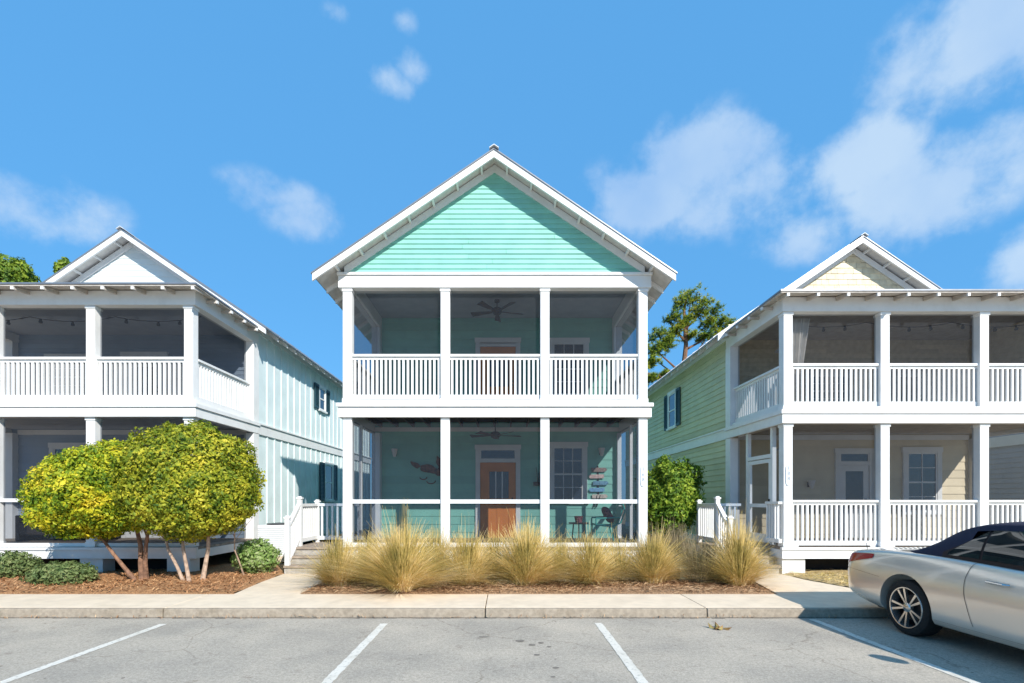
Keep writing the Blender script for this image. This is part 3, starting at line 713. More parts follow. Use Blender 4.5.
HL = side_house('pale_blue_house', 'pale blue board-and-batten house behind the yellow-green trees, on the left', 1, -6.2, -12.3, 0, BLUEGREY, WALLWHITE, AQUA, 23, 0,
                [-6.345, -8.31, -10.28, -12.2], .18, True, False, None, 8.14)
rt = HL.root
window(rt, side(-6.2, 1), 16.62, 17.12, 4.62, 5.36, .07, 1, 1, shutters=.36)
window(rt, side(-6.2, 1), 17.15, 17.85, 1.6, 2.82, .08, 1, 1, shutters=.4)
window(rt, front(YW), -11.2, -10.3, 1.4, 2.9, .1, 2, 2); door(rt, front(YW), -9.4, -8.5, .66, 2.5, WHITE, .2, (.2, .8, .4, .9), 2)
door(rt, front(YW), -9.4, -8.5, 3.6, 5.05, WHITE, .0, (.2, .8, .4, .9), 2); window(rt, front(YW), -11.3, -10.5, 4.2, 5.1, .1, 2, 2)
MB().pbox(side(-6.3, 1), YF+.22, YW-.16, 1.56, 1.63, -.03, .03).build('side_mid_rail', WHITE, rt)
HR = side_house('sage_green_house', 'sage green clapboard house with cream shingled gable behind the parked car, on the right', -1, 5.56, 11.72, -.13, CREAM, SHINGLE, GREEN, 23, 0,
                [5.675, 7.62, 9.61, 11.59], .18, False, True, None, 7.98)
rt = HR.root
window(rt, side(5.56, -1), 16.22, 16.86, 4.0, 5.12, .08, 1, 1, shutters=.36)
window(rt, side(5.56, -1), 15.5, 16.3, 1.7, 2.75, .08, 1, 1, shutters=.3)
Fw = front(YW)
door(rt, Fw, 8.30, 9.03, .66, 2.46, WHITE, .2, (.2, .8, .4, .92), 1); window(rt, Fw, 9.98, 10.72, 1.3, 2.78, .11, 2, 2)
window(rt, Fw, 7.6, 8.5, 3.9, 4.7, .1, 2, 2); door(rt, Fw, 9.6, 10.4, 3.5, 4.75, WHITE, 0, (.2, .8, .4, .92), 1)
w = MB(); lap(w, side(11.50, -1), const(YF+.25), const(YW), 3.46, 5.6, .11); w.build('outer_porch_wall', SHINGLE, rt, recalc=False)
# side screen door of the sage house and its frame
PS = side(5.66, -1)
fr = MB()
for a in (10.55, 11.62): fr.pbox(PS, a-.045, a+.045, .66, 3.13, -.04, .04)
fr.pbox(PS, 10.595, 11.575, 2.50, 2.58, -.04, .04)
fr.build('door_frame', WHITE, rt)
sd = MB()
for a in (10.60, 11.49): sd.pbox(PS, a, a+.08, .68, 2.48, -.02, .03)
sd.pbox(PS, 10.68, 11.49, 2.40, 2.48, -.02, .03).pbox(PS, 10.68, 11.49, 1.44, 1.52, -.02, .03).pbox(PS, 10.68, 11.49, .68, .86, -.02, .03)
sdo = sd.build('screen_door', WHITE, rt)
MB().pbox(PS, 10.63, 10.65, 1.5, 1.62, .03, .06).build('handle', BLACK, sdo)
stairs(rt, 4.47, 5.5, 10.0, -1)
# short railing between the sage house door and corner post
r = MB(); P2 = side(5.50, -1)
r.pbox(P2, 9.99, 10.5, 1.52, 1.57, -.04, .04).pbox(P2, 9.99, 10.5, .74, .82, -.03, .03)
for k in range(5): r.pbox(P2, 10.06+k*.1, 10.09+k*.1, .82, 1.52, -.018, .018)
r.build('short_railing', WHITE, rt)

# neighbours beyond, seen through the outer porch bays
def far_house(label, xa, xb, m):
    rt = thing('neighbour_house', label, 'house', ((xa+xb)/2, 10, .135), 'porch houses in a row'); xc = (xa+xb)/2
    for X, s in ((xa, -1), (xb, 1)):
        w = MB(); lap(w, side(X, s), const(YF), const(22), .3, 5.8, .15); w.build('wall', m, rt, recalc=False)
        MB().pbox(side(X, s), YF, 22, 3.2, 3.5, 0, .05).build('band_board', WHITE, rt)
        window(rt, side(X, s), 12, 12.8, 1.4, 2.8, .1, 2, 2); window(rt, side(X, s), 15, 15.8, 4.2, 5.2, .1, 2, 2)
    MB().box(xa, xb, YF, YF+.1, .3, 5.8).build('front_wall', m, rt)
    MB().prism([(xa, 5.8), (xb, 5.8), (xc, 5.8+.68*(xb-xa)/2)], front(YF+.1), 0, .1).build('gable_wall', m, rt)
    gable_roof(rt, xc, (xb-xa)/2+.4, 8.2, .68, YF-.3, 22.3, .14, wallhalf=(xb-xa)/2, tails=False, rake_step=0)
far_house('grey clapboard house seen through the porch bay at the right picture edge', 14.9, 20.9, GREYWALL)
far_house('cream clapboard house seen through the porch bay at the left picture edge', -21.4, -15.4, CREAM)

# ================================================================= SMALL THINGS
def fan(loc, label, n=5, r=.62, m=BRONZE, ztop=6.1):
    t = thing('ceiling_fan', label, 'ceiling fan', loc, 'ceiling fans over the porches'); x, y, z = loc
    MB().tube([(x, y, ztop), (x, y, z+.08)], .012, 8).tube([(x, y, ztop), (x, y, ztop-.05)], .06, 12).build('downrod', m, t)
    MB().lathe([(0, .09), (.06, .085), (.11, .05), (.12, 0), (.09, -.05), (.04, -.08), (0, -.085)], Matrix.Translation(loc), 20).build('motor', m, t, smooth=True)
    for k in range(n):
        a = 2*math.pi*k/n+.3; c, s_ = math.cos(a), math.sin(a)
        def q(u, v, w): return (x+c*u-s_*v, y+s_*u+c*v, z+w)
        MB().hexa([q(.1, -.03, -.01), q(r, -.075, -.02), q(r, .075, .02), q(.1, .03, .0), q(.1, -.03, .0), q(r, -.075, -.01), q(r, .075, .03), q(.1, .03, .01)]).build('blade', m, t)
fan((-.18, 11.3, 5.86), 'ceiling fan under the upper porch roof of the aqua house', 5, .62, BRONZE, 6.12)
fan((-.22, 11.3, 3.06), 'dark ceiling fan under the lower porch joists above the orange door', 5, .60, BRONZE, 3.40)

def plaque(loc, chars, label, s=1):
    x, y, z = loc; t = thing('house_number_plaque', label, 'number plaque', loc, 'house number plaques')
    pts = []
    for k in range(20):
        a = 2*math.pi*k/20; pts.append((x+.055*math.copysign(abs(math.cos(a))**.6, math.cos(a)), z+.21*math.copysign(abs(math.sin(a))**.55, math.sin(a))))
    MB().prism(pts, front(y), 0, .015).build('plate', BLUEWHITE, t)
    for k, ch in enumerate(chars):
        cu = bpy.data.curves.new('digit', 'FONT'); cu.body = ch; cu.size = .105; cu.align_x = 'CENTER'; cu.extrude = .002
        tmp = bpy.data.objects.new('digit_tmp', cu); C.objects.link(tmp)
        dg = bpy.context.evaluated_depsgraph_get(); dg.update()
        me = bpy.data.meshes.new_from_object(tmp.evaluated_get(dg)); bpy.data.objects.remove(tmp)
        me.transform(Matrix.Rotation(R(90), 4, 'X')); me.materials.clear(); me.materials.append(NUM)
        o = bpy.data.objects.new('digit', me); C.objects.link(o); o.parent = t
        o.location = (0, -.018, .105-k*.105 if len(chars) == 3 else .1-k*.09)
NUM = mat('number_grey', (.28, .30, .34), .5, .05, 5)
plaque((2.765, 10.008, 2.08), '168', 'narrow vertical number plaque on the right porch post of the aqua house')
plaque((5.675, 10.017, 2.1), '188', 'narrow vertical number plaque on the corner post of the sage green house')

def sconce(x, z, label, Y=YW):
    t = thing('wall_lamp', label, 'wall lamp', (x, Y, z), 'wall lamps')
    MB().box(x-.04, x+.04, Y-.05, Y-.02, z-.08, z+.05).build('back_plate', BLACK, t)
    MB().lathe([(.025, -.12), (.05, -.06), (.08, .06), (.085, .08), (.075, .08), (.02, -.11)], Matrix.Translation((x, Y-.13, z)), 16).build('lamp_shade', LAMP, t, smooth=True)
sconce(-2.72, 2.78, 'pale flared wall lamp on the aqua wall left of the rusty sculpture')
sconce(2.38, 2.80, 'pale flared wall lamp on the aqua wall above the stacked plank signs')
sconce(7.55, 2.0, 'pale wall lamp left of the white door of the sage green house')

# metal wall sculpture (fish-like) on the lower porch wall
t = thing('wall_sculpture', 'rusty dark metal sea-creature sculpture on the shaded aqua wall', 'wall art', (-1.95, YW, 2.35))
def blob(cx_, cz, rx, rz, n=22, ang=0, wob=.12):
    o = []
    for k in range(n):
        a = 2*math.pi*k/n; rr = 1+wob*math.sin(3*a+cx_*9)+wob*.6*math.sin(5*a)
        u, v = rx*rr*math.cos(a), rz*rr*math.sin(a); o.append((cx_+u*math.cos(ang)-v*math.sin(ang), cz+u*math.sin(ang)+v*math.cos(ang)))
    return o
RUST = mat('rusty_metal', (.06, .04, .04), .7, .3, 14, col2=(.22, .10, .07))
MB().prism(blob(-1.86, 2.36, .26, .10, ang=-.25), front(YW), .05, .08).build('body', RUST, t)
MB().prism(blob(-1.62, 2.52, .07, .16, ang=.4), front(YW), .04, .065).build('fin', RUST, t)
MB().prism(blob(-2.22, 2.47, .13, .06, ang=-.5), front(YW), .04, .07).build('head', RUST, t)
for cxx, czz, r_ in ((-2.02, 2.17, .09), (-1.83, 2.08, .11)):
    MB().tube([(cxx+r_*math.cos(a), YW-.07, czz+r_*.7*math.sin(a)) for a in [math.pi+.2+i*.33 for i in range(10)]], .012, 6).build('curl', RUST, t)
MB().prism(blob(-1.6, 2.30, .14, .11, ang=.2), front(YW), .045, .07).build('tail', RUST, t)

# planks signpost on the wall right of the window
t = thing('plank_sign', 'stack of five small painted plank signs on the sunlit aqua wall', 'sign', (2.35, YW, 2.0))
cols = [(.30, .22, .20), (.62, .45, .42), (.15, .32, .45), (.20, .42, .66), (.60, .52, .45)]
for k, c in enumerate(cols):
    z = 2.35-k*.165; dx = (-.02, -.05, .02, -.04, 0)[k]
    m_ = mat('plank_paint', c, .7, .25, 18)
    x0, x1 = 2.16+dx, 2.50+dx
    pts = [(x0, z-.05), (x1, z-.045), (x1, z+.05), (x0, z+.045), (x0-.05, z)] if k % 2 else [(x0, z-.05), (x1, z-.05), (x1+.05, z), (x1, z+.05), (x0, z+.05)]
    MB().prism(pts, front(YW), .05, .07).build('plank', m_, t)
MB().tube([(2.30, YW-.04, 2.45), (2.32, YW-.04, 1.62)], .018, 6).build('hanger', BLACK, t)
MB().tube([(2.28, YW-.06, 1.72), (2.20, YW-.06, 1.42)], .016, 6).tube([(2.36, YW-.06, 1.72), (2.26, YW-.06, 1.42)], .016, 6).build('prop_legs', BLACK, t)
# dark lantern-like planter right of the door
t = thing('wall_planter', 'dark wall planter with bare stems between the orange door and window', 'planter', (.86, YW, 2.1))
MB().tube([(.70, YW-.12, 2.0), (1.02, YW-.12, 2.0)], .05, 10).build('trough', BRONZE, t, smooth=True)
st = MB()
for k in range(16):
    x = rnd.uniform(.72, 1.0); st.tube([(x, YW-.12, 2.03), (x+rnd.uniform(-.06, .06), YW-.13, rnd.uniform(2.2, 2.5))], .006, 4)
st.build('stems', BRONZE, t)

# porch chair, teal
t = thing('porch_chair', 'teal metal lounge chair at the right end of the lower porch', 'chair', (2.22, 11.1, .655))
fr = MB()
for s in (-1, 1):
    y = 11.1+s*.27
    fr.tube([(1.95, y, .66), (1.98, y, 1.02), (2.0, y, 1.06), (2.32, y, 1.02), (2.50, y, 1.10), (2.60, y, 1.35), (2.56, y, 1.50)], .017, 8)
    fr.tube([(2.48, y, .66), (2.36, y, 1.03)], .017, 8); fr.tube([(1.97, y, 1.2), (2.5, y, 1.22)], .017, 8); fr.tube([(1.97, y, 1.02), (1.97, y, 1.2)], .015, 8)
fr.tube([(2.56, 10.83, 1.50), (2.56, 11.37, 1.50)], .017, 8)
fr.build('frame', TEALMETAL, t, smooth=True)
MB().hexa([(1.98, 10.85, 1.04), (2.36, 10.85, 1.02), (2.36, 11.35, 1.02), (1.98, 11.35, 1.04), (1.98, 10.85, 1.075), (2.36, 10.85, 1.055), (2.36, 11.35, 1.055), (1.98, 11.35, 1.075)]).build('seat', TEALMETAL, t)
MB().hexa([(2.44, 10.86, 1.08), (2.47, 10.86, 1.08), (2.47, 11.34, 1.08), (2.44, 11.34, 1.08), (2.56, 10.86, 1.46), (2.59, 10.86, 1.46), (2.59, 11.34, 1.46), (2.56, 11.34, 1.46)]).build('backrest', TEALMETAL, t)
def pillow(name, label, c, sx, sy, sz, rot, m=CUSH):
    me = bpy.data.meshes.new(name); bm = bmesh.new(); bmesh.ops.create_icosphere(bm, subdivisions=3, radius=1)
    for v in bm.verts:
        x, y, z = v.co; f = lambda a: math.copysign(abs(a)**.55, a); v.co = Vector((f(x)*sx, f(y)*sy, z*sz))
    for f_ in bm.faces: f_.smooth = True
    bm.to_mesh(me); bm.free(); me.materials.append(m); o = bpy.data.objects.new(name, me); C.objects.link(o); o.location = c; o.rotation_euler = rot
    return tag(o, label, 'cushion')
pillow('cushion', 'dark red patterned cushion leaning on the teal chair', (2.28, 11.1, 1.27), .20, .20, .08, (0, R(62), 0))
t = thing('porch_table', 'low dark round side table left of the teal chair', 'table', (1.62, 11.0, .655))
MB().lathe([(0, 1.08), (.22, 1.08), (.22, 1.105), (0, 1.105)], Matrix.Translation((1.62, 11.0, 0)), 24).build('tabletop', BRONZE, t)
for k in range(3):
    a = k*2.1+.4; MB().tube([(1.62+.17*math.cos(a), 11+.17*math.sin(a), .655), (1.62+.13*math.cos(a), 11+.13*math.sin(a), 1.08)], .013, 6).build('leg', BRONZE, t)
MBp = MB().lathe([(0, 0), (.07, 0), (.10, .14), (.09, .14), (.06, .02)], Matrix.Translation((1.62, 11.0, 1.106)), 16)
tag(recenter(MBp.build('plant_pot', CUSH, smooth=True), (1.62, 11, 1.106)), 'small reddish pot on the low porch table', 'pot')

# curtains and pendant in the sage house
cu = MB(); n = 24
for k in range(n):
    def cc(i): return (5.93+.40*i/n, 10.36+.03*math.sin(i*1.9))
    (xa_, ya_), (xb_, yb_) = cc(k), cc(k+1); pinch = .45
    cu.quad((5.93+(xa_-5.93)*pinch, ya_, 3.9), (5.93+(xb_-5.93)*pinch, yb_, 3.9), (xb_, yb_, 5.36), (xa_, ya_, 5.36))
tag(recenter(cu.build('curtain', FABRIC, recalc=False), (6.0, 10.42, 4.6)), 'pale curtain tied back in the upper corner bay of the sage green house', 'curtain')
def pendant(x, y, z, zt, label):
    t = thing('pendant_lamp', label, 'pendant lamp', (x, y, z), 'pendant lamps in the sage green house porch')
    MB().tube([(x, y, zt), (x, y, z+.1)], .006, 5).build('cord', BLACK, t)
    MB().lathe([(.015, .12), (.03, .09), (.05, .05), (.14, -.03), (.13, -.03), (.04, .04), (.0, .08)], Matrix.Translation((x, y, z)), 18).build('lamp_shade', LAMP, t, smooth=True)
pendant(6.3, 11.4, 5.02, 5.56, 'white pendant lamp hanging in the upper porch of the sage green house')
pendant(6.3, 11.4, 2.75, 3.22, 'white pendant lamp hanging in the lower porch of the sage green house')

def string_lights(x0, x1, y, z, label, n):
    t = thing('string_lights', label, 'string lights', (x0, y, z), 'string lights under the upper porch ceilings')
    pts = [(x0+(x1-x0)*i/24, y, z-.10*(1-abs(((i/24*3) % 1)*2-1)**2)) for i in range(25)]
    MB().tube(pts, .008, 5).build('cable', BLACK, t)
    for k in range(n):
        i = int((k+.5)/n*24); p = pts[i]; MB().lathe([(0, 0), (.02, 0), (.022, -.03), (.035, -.06), (.03, -.09), (0, -.10)], Matrix.Translation(p), 10).build('bulb', BLACK, t)
string_lights(-12.0, -6.5, 10.7, 5.52, 'dark string lights under the upper porch ceiling of the pale blue house', 9)
string_lights(5.9, 11.4, 10.7, 5.40, 'dark string lights under the upper porch ceiling of the sage green house', 9)

# furniture in the pale blue house porch
t = thing('porch_sofa', 'dark sofa with a red cushion in the lower porch of the pale blue house', 'sofa', (-10.3, 11.8, .655))
MB().box(-11.1, -9.5, 11.4, 12.1, .80, 1.08).build('seat', BRONZE, t, bevel=.03); MB().box(-11.1, -9.5, 12.1, 12.25, .8, 1.5).build('backrest', BRONZE, t, bevel=.03)
for x in (-11.18, -9.5): MB().box(x, x+.1, 11.4, 12.2, .66, 1.25).build('armrest', BRONZE, t, bevel=.02)
pillow('cushion', 'red cushion on the sofa in the pale blue house porch', (-9.95, 11.85, 1.3), .22, .2, .08, (R(75), 0, 0), mat('red_fabric', (.35, .03, .05), .9, .1, 9))

# utility boxes and AC unit
def ubox(x, y, w, h, label, m=UTIL):
    t = thing('utility_box', label, 'utility box', (x, y, .16), 'pale green utility boxes in the mulch')
    MB().box(x-w/2, x+w/2, y, y+.35, .15, .15+h-.04).build('box', m, t, bevel=.01); MB().box(x-w/2-.015, x+w/2+.015, y-.015, y+.365, .15+h-.04, .15+h).build('lid', m, t, bevel=.01)
ubox(3.28, 8.95, .30, .24, 'pale green utility box in the mulch beside the wild arching grass')
ubox(2.86, 9.35, .24, .34, 'pale green utility box at the foot of the right porch post of the aqua house')
t = thing('air_conditioner', 'white air conditioner unit against the pale blue house beside the stair railing', 'air conditioner', (-5.55, 12.2, .15))
MB().box(-5.9, -5.15, 11.9, 12.65, .25, 1.0).build('casing', WHITE, t, bevel=.02)
sl_ = MB()
for k in range(14): sl_.box(-5.87, -5.18, 11.885, 11.90, .30+k*.048, .32+k*.048)
sl_.build('grille', BLUEWHITE, t); MB().box(-6.0, -5.05, 11.8, 12.75, .14, .249).build('pad', CONC, t)
MB().lathe([(.0, 1.0), (.3, 1.0), (.3, 1.03), (.0, 1.05)], Matrix.Translation((-5.52, 12.27, 0)), 20).build('fan_guard', BLACK, t)

# ================================================================= VEGETATION
def leafpoly(mb, p, nrm, s, ar=.55, fold=.25):
    nrm = nrm.normalized(); a = nrm.orthogonal().normalized(); a = Matrix.Rotation(rnd.uniform(0, 6.28), 3, nrm) @ a; b = nrm.cross(a)
    p = Vector(p); l = a*s; w_ = b*s*ar*.5
    i = len(mb.v); mb.v += [tuple(p-l*.5), tuple(p+w_-nrm*s*fold*.3), tuple(p+l*.5), tuple(p-w_-nrm*s*fold*.3)]; mb.f.append((i, i+1, i+2, i+3))
def crown(mb, c, r, n, ls, lump=.16, lf=2.2, shell=.28, flat=None, seed=0):
    c = Vector(c)
    for k in range(n):
        d = Vector((rnd.gauss(0, 1), rnd.gauss(0, 1), rnd.gauss(0, 1))).normalized()
        q = 1+lump*mnoise.noise(d*lf+Vector((seed, 0, 0)))+lump*.5*mnoise.noise(d*lf*3+Vector((seed, 3, 0)))+lump*.35*mnoise.noise(d*lf*7+Vector((seed, 9, 0)))
        t = 1-abs(rnd.gauss(0, shell)); t = max(t, .25)
        if flat and d.z < 0: rz = r[2]*flat
        else: rz = r[2]
        p = c+Vector((d.x*r[0], d.y*r[1], d.z*rz))*q*t
        nr = (d*.9+Vector((rnd.gauss(0, .5), rnd.gauss(0, .5), rnd.gauss(0, .5))))
        leafpoly(mb, p, nr, ls*rnd.choice((.55, .8, 1, 1.25, 1.6))*rnd.uniform(.85, 1.15))

def multi_trunk(root, base, tips, r0, m):
    t = MB()
    for (bx, by), (tx, ty, tz), rr in tips:
        rr *= .68
        p0 = Vector((bx, by, .13)); p1 = Vector((tx, ty, tz)); mid = (p0+p1)/2+Vector((rnd.uniform(-.06, .06), rnd.uniform(-.06, .06), 0))
        t.tube([p0, p0.lerp(mid, .5)+Vector((rnd.uniform(-.02, .02), 0, 0)), mid, mid.lerp(p1, .5)+Vector((rnd.uniform(-.03, .03), 0, .03)), p1], [rr*1.25, rr, rr*.85, rr*.7, rr*.45], 9)
        for k in range(4):
            q = mid.lerp(p1, .3+.18*k); t.tube([q, q+Vector((rnd.uniform(-.35, .35), rnd.uniform(-.3, .3), rnd.uniform(.3, .6)))], [rr*.45, rr*.15], 6)
    t.build('trunk', m, root, smooth=True)

def px(x, Y): return (x-505)/500*Y
def pz(y, Y): return 1.6+(500-y)/500*Y
YT = 8.95
ta = thing('clipped_tree', 'wide yellow-green clipped tree, the lower left of the touching pair', 'tree', (px(138, 9.1), 9.1, .15), 'clipped trees in front of the pale blue house')
cA = MB()
cxA, czA = px(103, YT), pz(490, YT)
crown(cA, (cxA-.02, YT, czA-.08), (1.10, .98, .78), 29000, .054, .2, 1.9, .11, seed=1)
crown(cA, (cxA+.18, YT, czA+.22), (.80, .9, .66), 12000, .054, .16, 2, .13, seed=5)
crown(cA, (cxA-.25, YT-.05, czA-.36), (.85, .85, .45), 8000, .054, .16, 2, .13, seed=6)
cA.build('crown', L_YEL, ta, recalc=False)
bx = px(137, 9.05)
multi_trunk(ta, None, [((bx+.02, 9.0), (cxA-.25, 8.95, 1.15), .05), ((bx+.06, 9.1), (cxA+.45, 9.1, 1.4), .065), ((bx+.12, 9.12), (cxA+.85, 8.9, 1.4), .055)], .06, BARK)
tb = thing('clipped_tree', 'tall round yellow-green clipped tree with pale trunks, nearer the stairs', 'tree', (px(190, 9.0), 9.0, .15), 'clipped trees in front of the pale blue house')
cB = MB(); cxB, czB = px(189, YT), pz(480, YT)
crown(cB, (cxB+.02, YT, czB-.02), (1.2, 1.0, 1.03), 38000, .054, .17, 2.4, .11, seed=11)
crown(cB, (cxB+.1, YT-.1, czB-.30), (1.14, .92, .70), 13000, .054, .14, 2, .12, seed=12)
cB.build('crown', L_OLIVE, tb, recalc=False)
bx = px(193, 9.0)
multi_trunk(tb, None, [((bx-.1, 8.9), (cxB-.55, 8.95, 1.3), .04), ((bx+.03, 8.85), (cxB-.15, 8.9, 1.3), .045), ((bx+.14, 9.05), (cxB+.28, 9.05, 1.35), .055), ((bx+.55, 9.7), (cxB+.6, 9.3, 1.2), .022)], .05, BARK2)

def shrub(name, label, c, r, n, ls, m, cat='shrub', group=None, lump=.2, stems=True):
    t = thing(name, label, cat, (c[0], c[1], .15), group); mb = MB()
    crown(mb, c, r, n, ls, lump, 2.4, .22, seed=c[0]); mb.build('foliage', m, t, recalc=False)
    s = MB()
    for k in range(7):
        s.tube([(c[0]+rnd.uniform(-.06, .06), c[1]+rnd.uniform(-.06, .06), .13), (c[0]+rnd.uniform(-.5, .5)*r[0], c[1]+rnd.uniform(-.5, .5)*r[1], c[2]+rnd.uniform(-.2, .4)*r[2])], [.018, .008], 5)
    s.build('stems', BARK, t)
shrub('low_shrub', 'low spreading grey-green shrub at the left picture edge', (px(10, 9.4), 9.4, .36), (.50, .40, .27), 3800, .05, L_JUN, group='low spreading shrubs')
shrub('low_shrub', 'low spreading grey-green shrub under the left end of the clipped trees', (px(62, 8.7), 8.7, .30), (.58, .38, .23), 4200, .05, L_JUN, group='low spreading shrubs')
shrub('flowering_shrub', 'pale green shrub between the clipped trees and the stair railing', (px(256, 10.0), 10.0, .45), (.44, .4, .36), 3800, .06, L_PALE)
gs_ = thing('round_bush', 'large round glossy green bush between the aqua and sage green houses', 'bush', (px(676, 12.0), 12.0, .12))
mb = MB(); crown(mb, (px(674, 12), 12.15, 1.75), (.74, .60, .80), 12000, .075, .38, 2.4, .14, seed=21); crown(mb, (px(668, 12), 12.1, 1.3), (.7, .6, .6), 5000, .08, .2, 2.2, .2, seed=22)
mb.build('foliage', L_SHRUB, gs_, recalc=False)
s = MB()
for k in range(6): s.tube([(px(672, 12)+rnd.uniform(-.1, .1), 12.1, .1), (px(672, 12)+rnd.uniform(-.5, .5), 12.1+rnd.uniform(-.3, .3), 1.5)], [.05, .02], 6)
s.build('stems', BARK, gs_)

def blades(mb, x, y, n, h, rad, base=.14, w=.0075, arch=1., lean=(0, 0), hv=.3):
    tufts = [(rnd.uniform(0, 6.28), rnd.uniform(.0, 1.25), rnd.uniform(.55, 1.15)) for _ in range(26)]; arch *= rnd.uniform(1.0, 1.5)
    n = int(n*1.3)
    for k in range(n):
        ta_, tq, th_ = tufts[rnd.randrange(26)]
        a = ta_+rnd.gauss(0, .28) if k % 3 else rnd.uniform(0, 6.28); q = min(1.25, abs(tq+rnd.gauss(0, .16)) if k % 3 else abs(rnd.gauss(0, .5)))
        b = Vector((x+base*rnd.uniform(0, 1)*math.cos(a+rnd.gauss(0, .5)), y+base*rnd.uniform(0, 1)*math.sin(a), .15))
        hh = h*rnd.uniform(1-hv, 1+hv*.2)*(1-.35*q*q*arch/1.3)*(th_ if k % 3 else 1)
        if k % 22 == 0: hh *= 1.28
        if k % 11 == 3: hh *= .6; q = .95
        o = rad*q*rnd.uniform(.8, 1.2)
        d = Vector((math.cos(a), math.sin(a), 0)); d = d+Vector((lean[0], lean[1], 0))
        if d.y < 0: d.y *= .62
        sd = Vector((-math.sin(a), math.cos(a), 0)) if rnd.random() < .5 else Vector((1, 0, 0))
        drop = .25*hh*q*arch*rnd.uniform(.4, 1.3)
        i = len(mb.v); N = 4
        for j in range(N+1):
            t = j/N; p = b+d*o*t**1.6+Vector((0, 0, hh*(t-.0)-drop*t**3)); ww = w*(1-t*.75)
            mb.v += [tuple(p-sd*ww/2), tuple(p+sd*ww/2)]
        for j in range(N): mb.f.append((i+2*j, i+2*j+1, i+2*j+3, i+2*j+2))
GR = 'ornamental grass clumps in front of the aqua house'
clumps = [
    (338, 585, .80, .8, 1700, 'small pale gold grass clump at the foot of the left stairs', G_GOLD),
    (402, 590, 1.02, 1.2, 2900, 'widest gold grass clump, arching in front of the left porch bay', G_GOLD),
    (468, 584, .85, .9, 1700, 'gold grass clump under the second porch post from the left', G_GOLD),
    (526, 585, 1.05, 1.0, 2500, 'tall upright gold grass clump in front of the orange door', G_GOLD),
    (590, 583, .86, 1.0, 1900, 'gold grass clump under the third porch post from the left', G_GOLD),
    (652, 582, .82, .95, 1800, 'gold grass clump under the right corner post of the aqua house', G_GOLD),
    (738, 585, 1.08, .8, 2100, 'tall upright gold grass clump beside the right walkway', G_GOLD)]
for X_, Yp, h, rad, n, lab, m_ in clumps:
    Y = 500*1.45/(Yp-500); x = px(X_, Y)
    mb = MB(); blades(mb, x, Y, n, h, rad, base=.17, hv=.5, w=.0095)
    o = mb.build('grass_clump', m_, recalc=False); recenter(o, (x, Y, .15)); tag(o, lab, 'grass', GR)
for X_, Y, h, rad, n, lab, ln in ((700, 8.9, .8, 1.1, 900, 'sprawling dull brown grass clump left of the tall one by the right walkway', (.1, 0)),
                              (678, 9.6, 1.0, .5, 700, 'thin upright dry grass clump in front of the green bush', (0, 0)),
                              (655, 9.7, 1.0, .28, 260, 'thin dry stalks just right of the aqua house corner post', (0, 0)),
                              (435, 9.2, .95, .7, 700, 'dry stalks behind the widest gold clump', (0, 0)),
                              (560, 9.2, .8, .7, 700, 'dry grass clump behind, between the orange door and window bays', (0, 0)),
                              (620, 9.2, .8, .7, 700, 'dry grass clump behind, below the teal chair', (0, 0)),
                              (368, 9.3, .85, .7, 700, 'dry grass clump behind, beside the left corner post of the aqua house', (0, 0)),
                              (497, 9.2, .9, .7, 700, 'dry grass clump behind, left of the tall clump before the orange door', (0, 0))):
    x = px(X_, Y); mb = MB(); blades(mb, x, Y, n, h, rad, base=.2, w=.009, lean=ln)
    o = mb.build('grass_clump', G_DULL if Y < 9 or Y > 9.5 else G_GOLD, recalc=False); recenter(o, (x, Y, .15)); tag(o, lab, 'grass', 'dry grass clumps by the aqua house')

# pine tree behind, right
t = thing('pine_tree', 'tall thin pine rising behind the gap between aqua and sage green houses', 'pine tree', (px(682, 34), 34, 0))
tr = MB(); Y = 34
def W(x, y, dy=0): return Vector((px(x, Y), Y+dy, pz(y, Y)))
tr.tube([Vector((px(684, Y), Y, 0)), W(683, 420), W(682, 385), W(686, 345), W(684, 310), W(688, 292)], [.32, .25, .2, .15, .1, .04], 8)
br = [((683, 380), (662, 360)), ((684, 365), (700, 345)), ((685, 350), (715, 328)), ((684, 340), (670, 318)), ((684, 330), (705, 305)), ((683, 390), (655, 378)), ((686, 340), (690, 300)), ((683, 375), (657, 345)), ((684, 365), (728, 330)), ((684, 385), (640, 372))]
for a, b in br: tr.tube([W(*a), (W(*a)+W(*b))/2+Vector((0, 0, -.2)), W(*b, rnd.uniform(-1, 1))], [.09, .06, .03], 6)
tr.build('trunk', BARK, t, smooth=True)
nd = MB()
cl = [(690, 296, .62), (681, 303, .5), (702, 304, .65), (712, 312, .6), (697, 314, .6), (673, 316, .5), (684, 322, .5), (706, 324, .5), (720, 322, .45), (730, 326, .45), (716, 334, .6), (703, 338, .4), (658, 334, .6), (664, 346, .6), (655, 350, .6), (668, 340, .4), (652, 362, .4), (676, 330, .35), (690, 336, .3), (650, 378, .4), (726, 338, .4), (640, 370, .6), (664, 375, .3), (736, 336, .4)]
for cx_, cy_, rr in cl:
    for k in range(64):
        c_ = W(cx_, cy_, rnd.uniform(-.8, .8))+Vector((rnd.gauss(0, 1), rnd.gauss(0, 1), rnd.gauss(0, .6)))*rr*.52
        for j in range(16):
            d = Vector((rnd.gauss(0, 1), rnd.gauss(0, 1), rnd.gauss(.35, .9))).normalized()*rnd.uniform(.18, .32); s_ = d.orthogonal().normalized()*.036
            nd.tri(c_-s_, c_+s_, c_+d)
nd.build('needles', L_PINE, t, recalc=False)
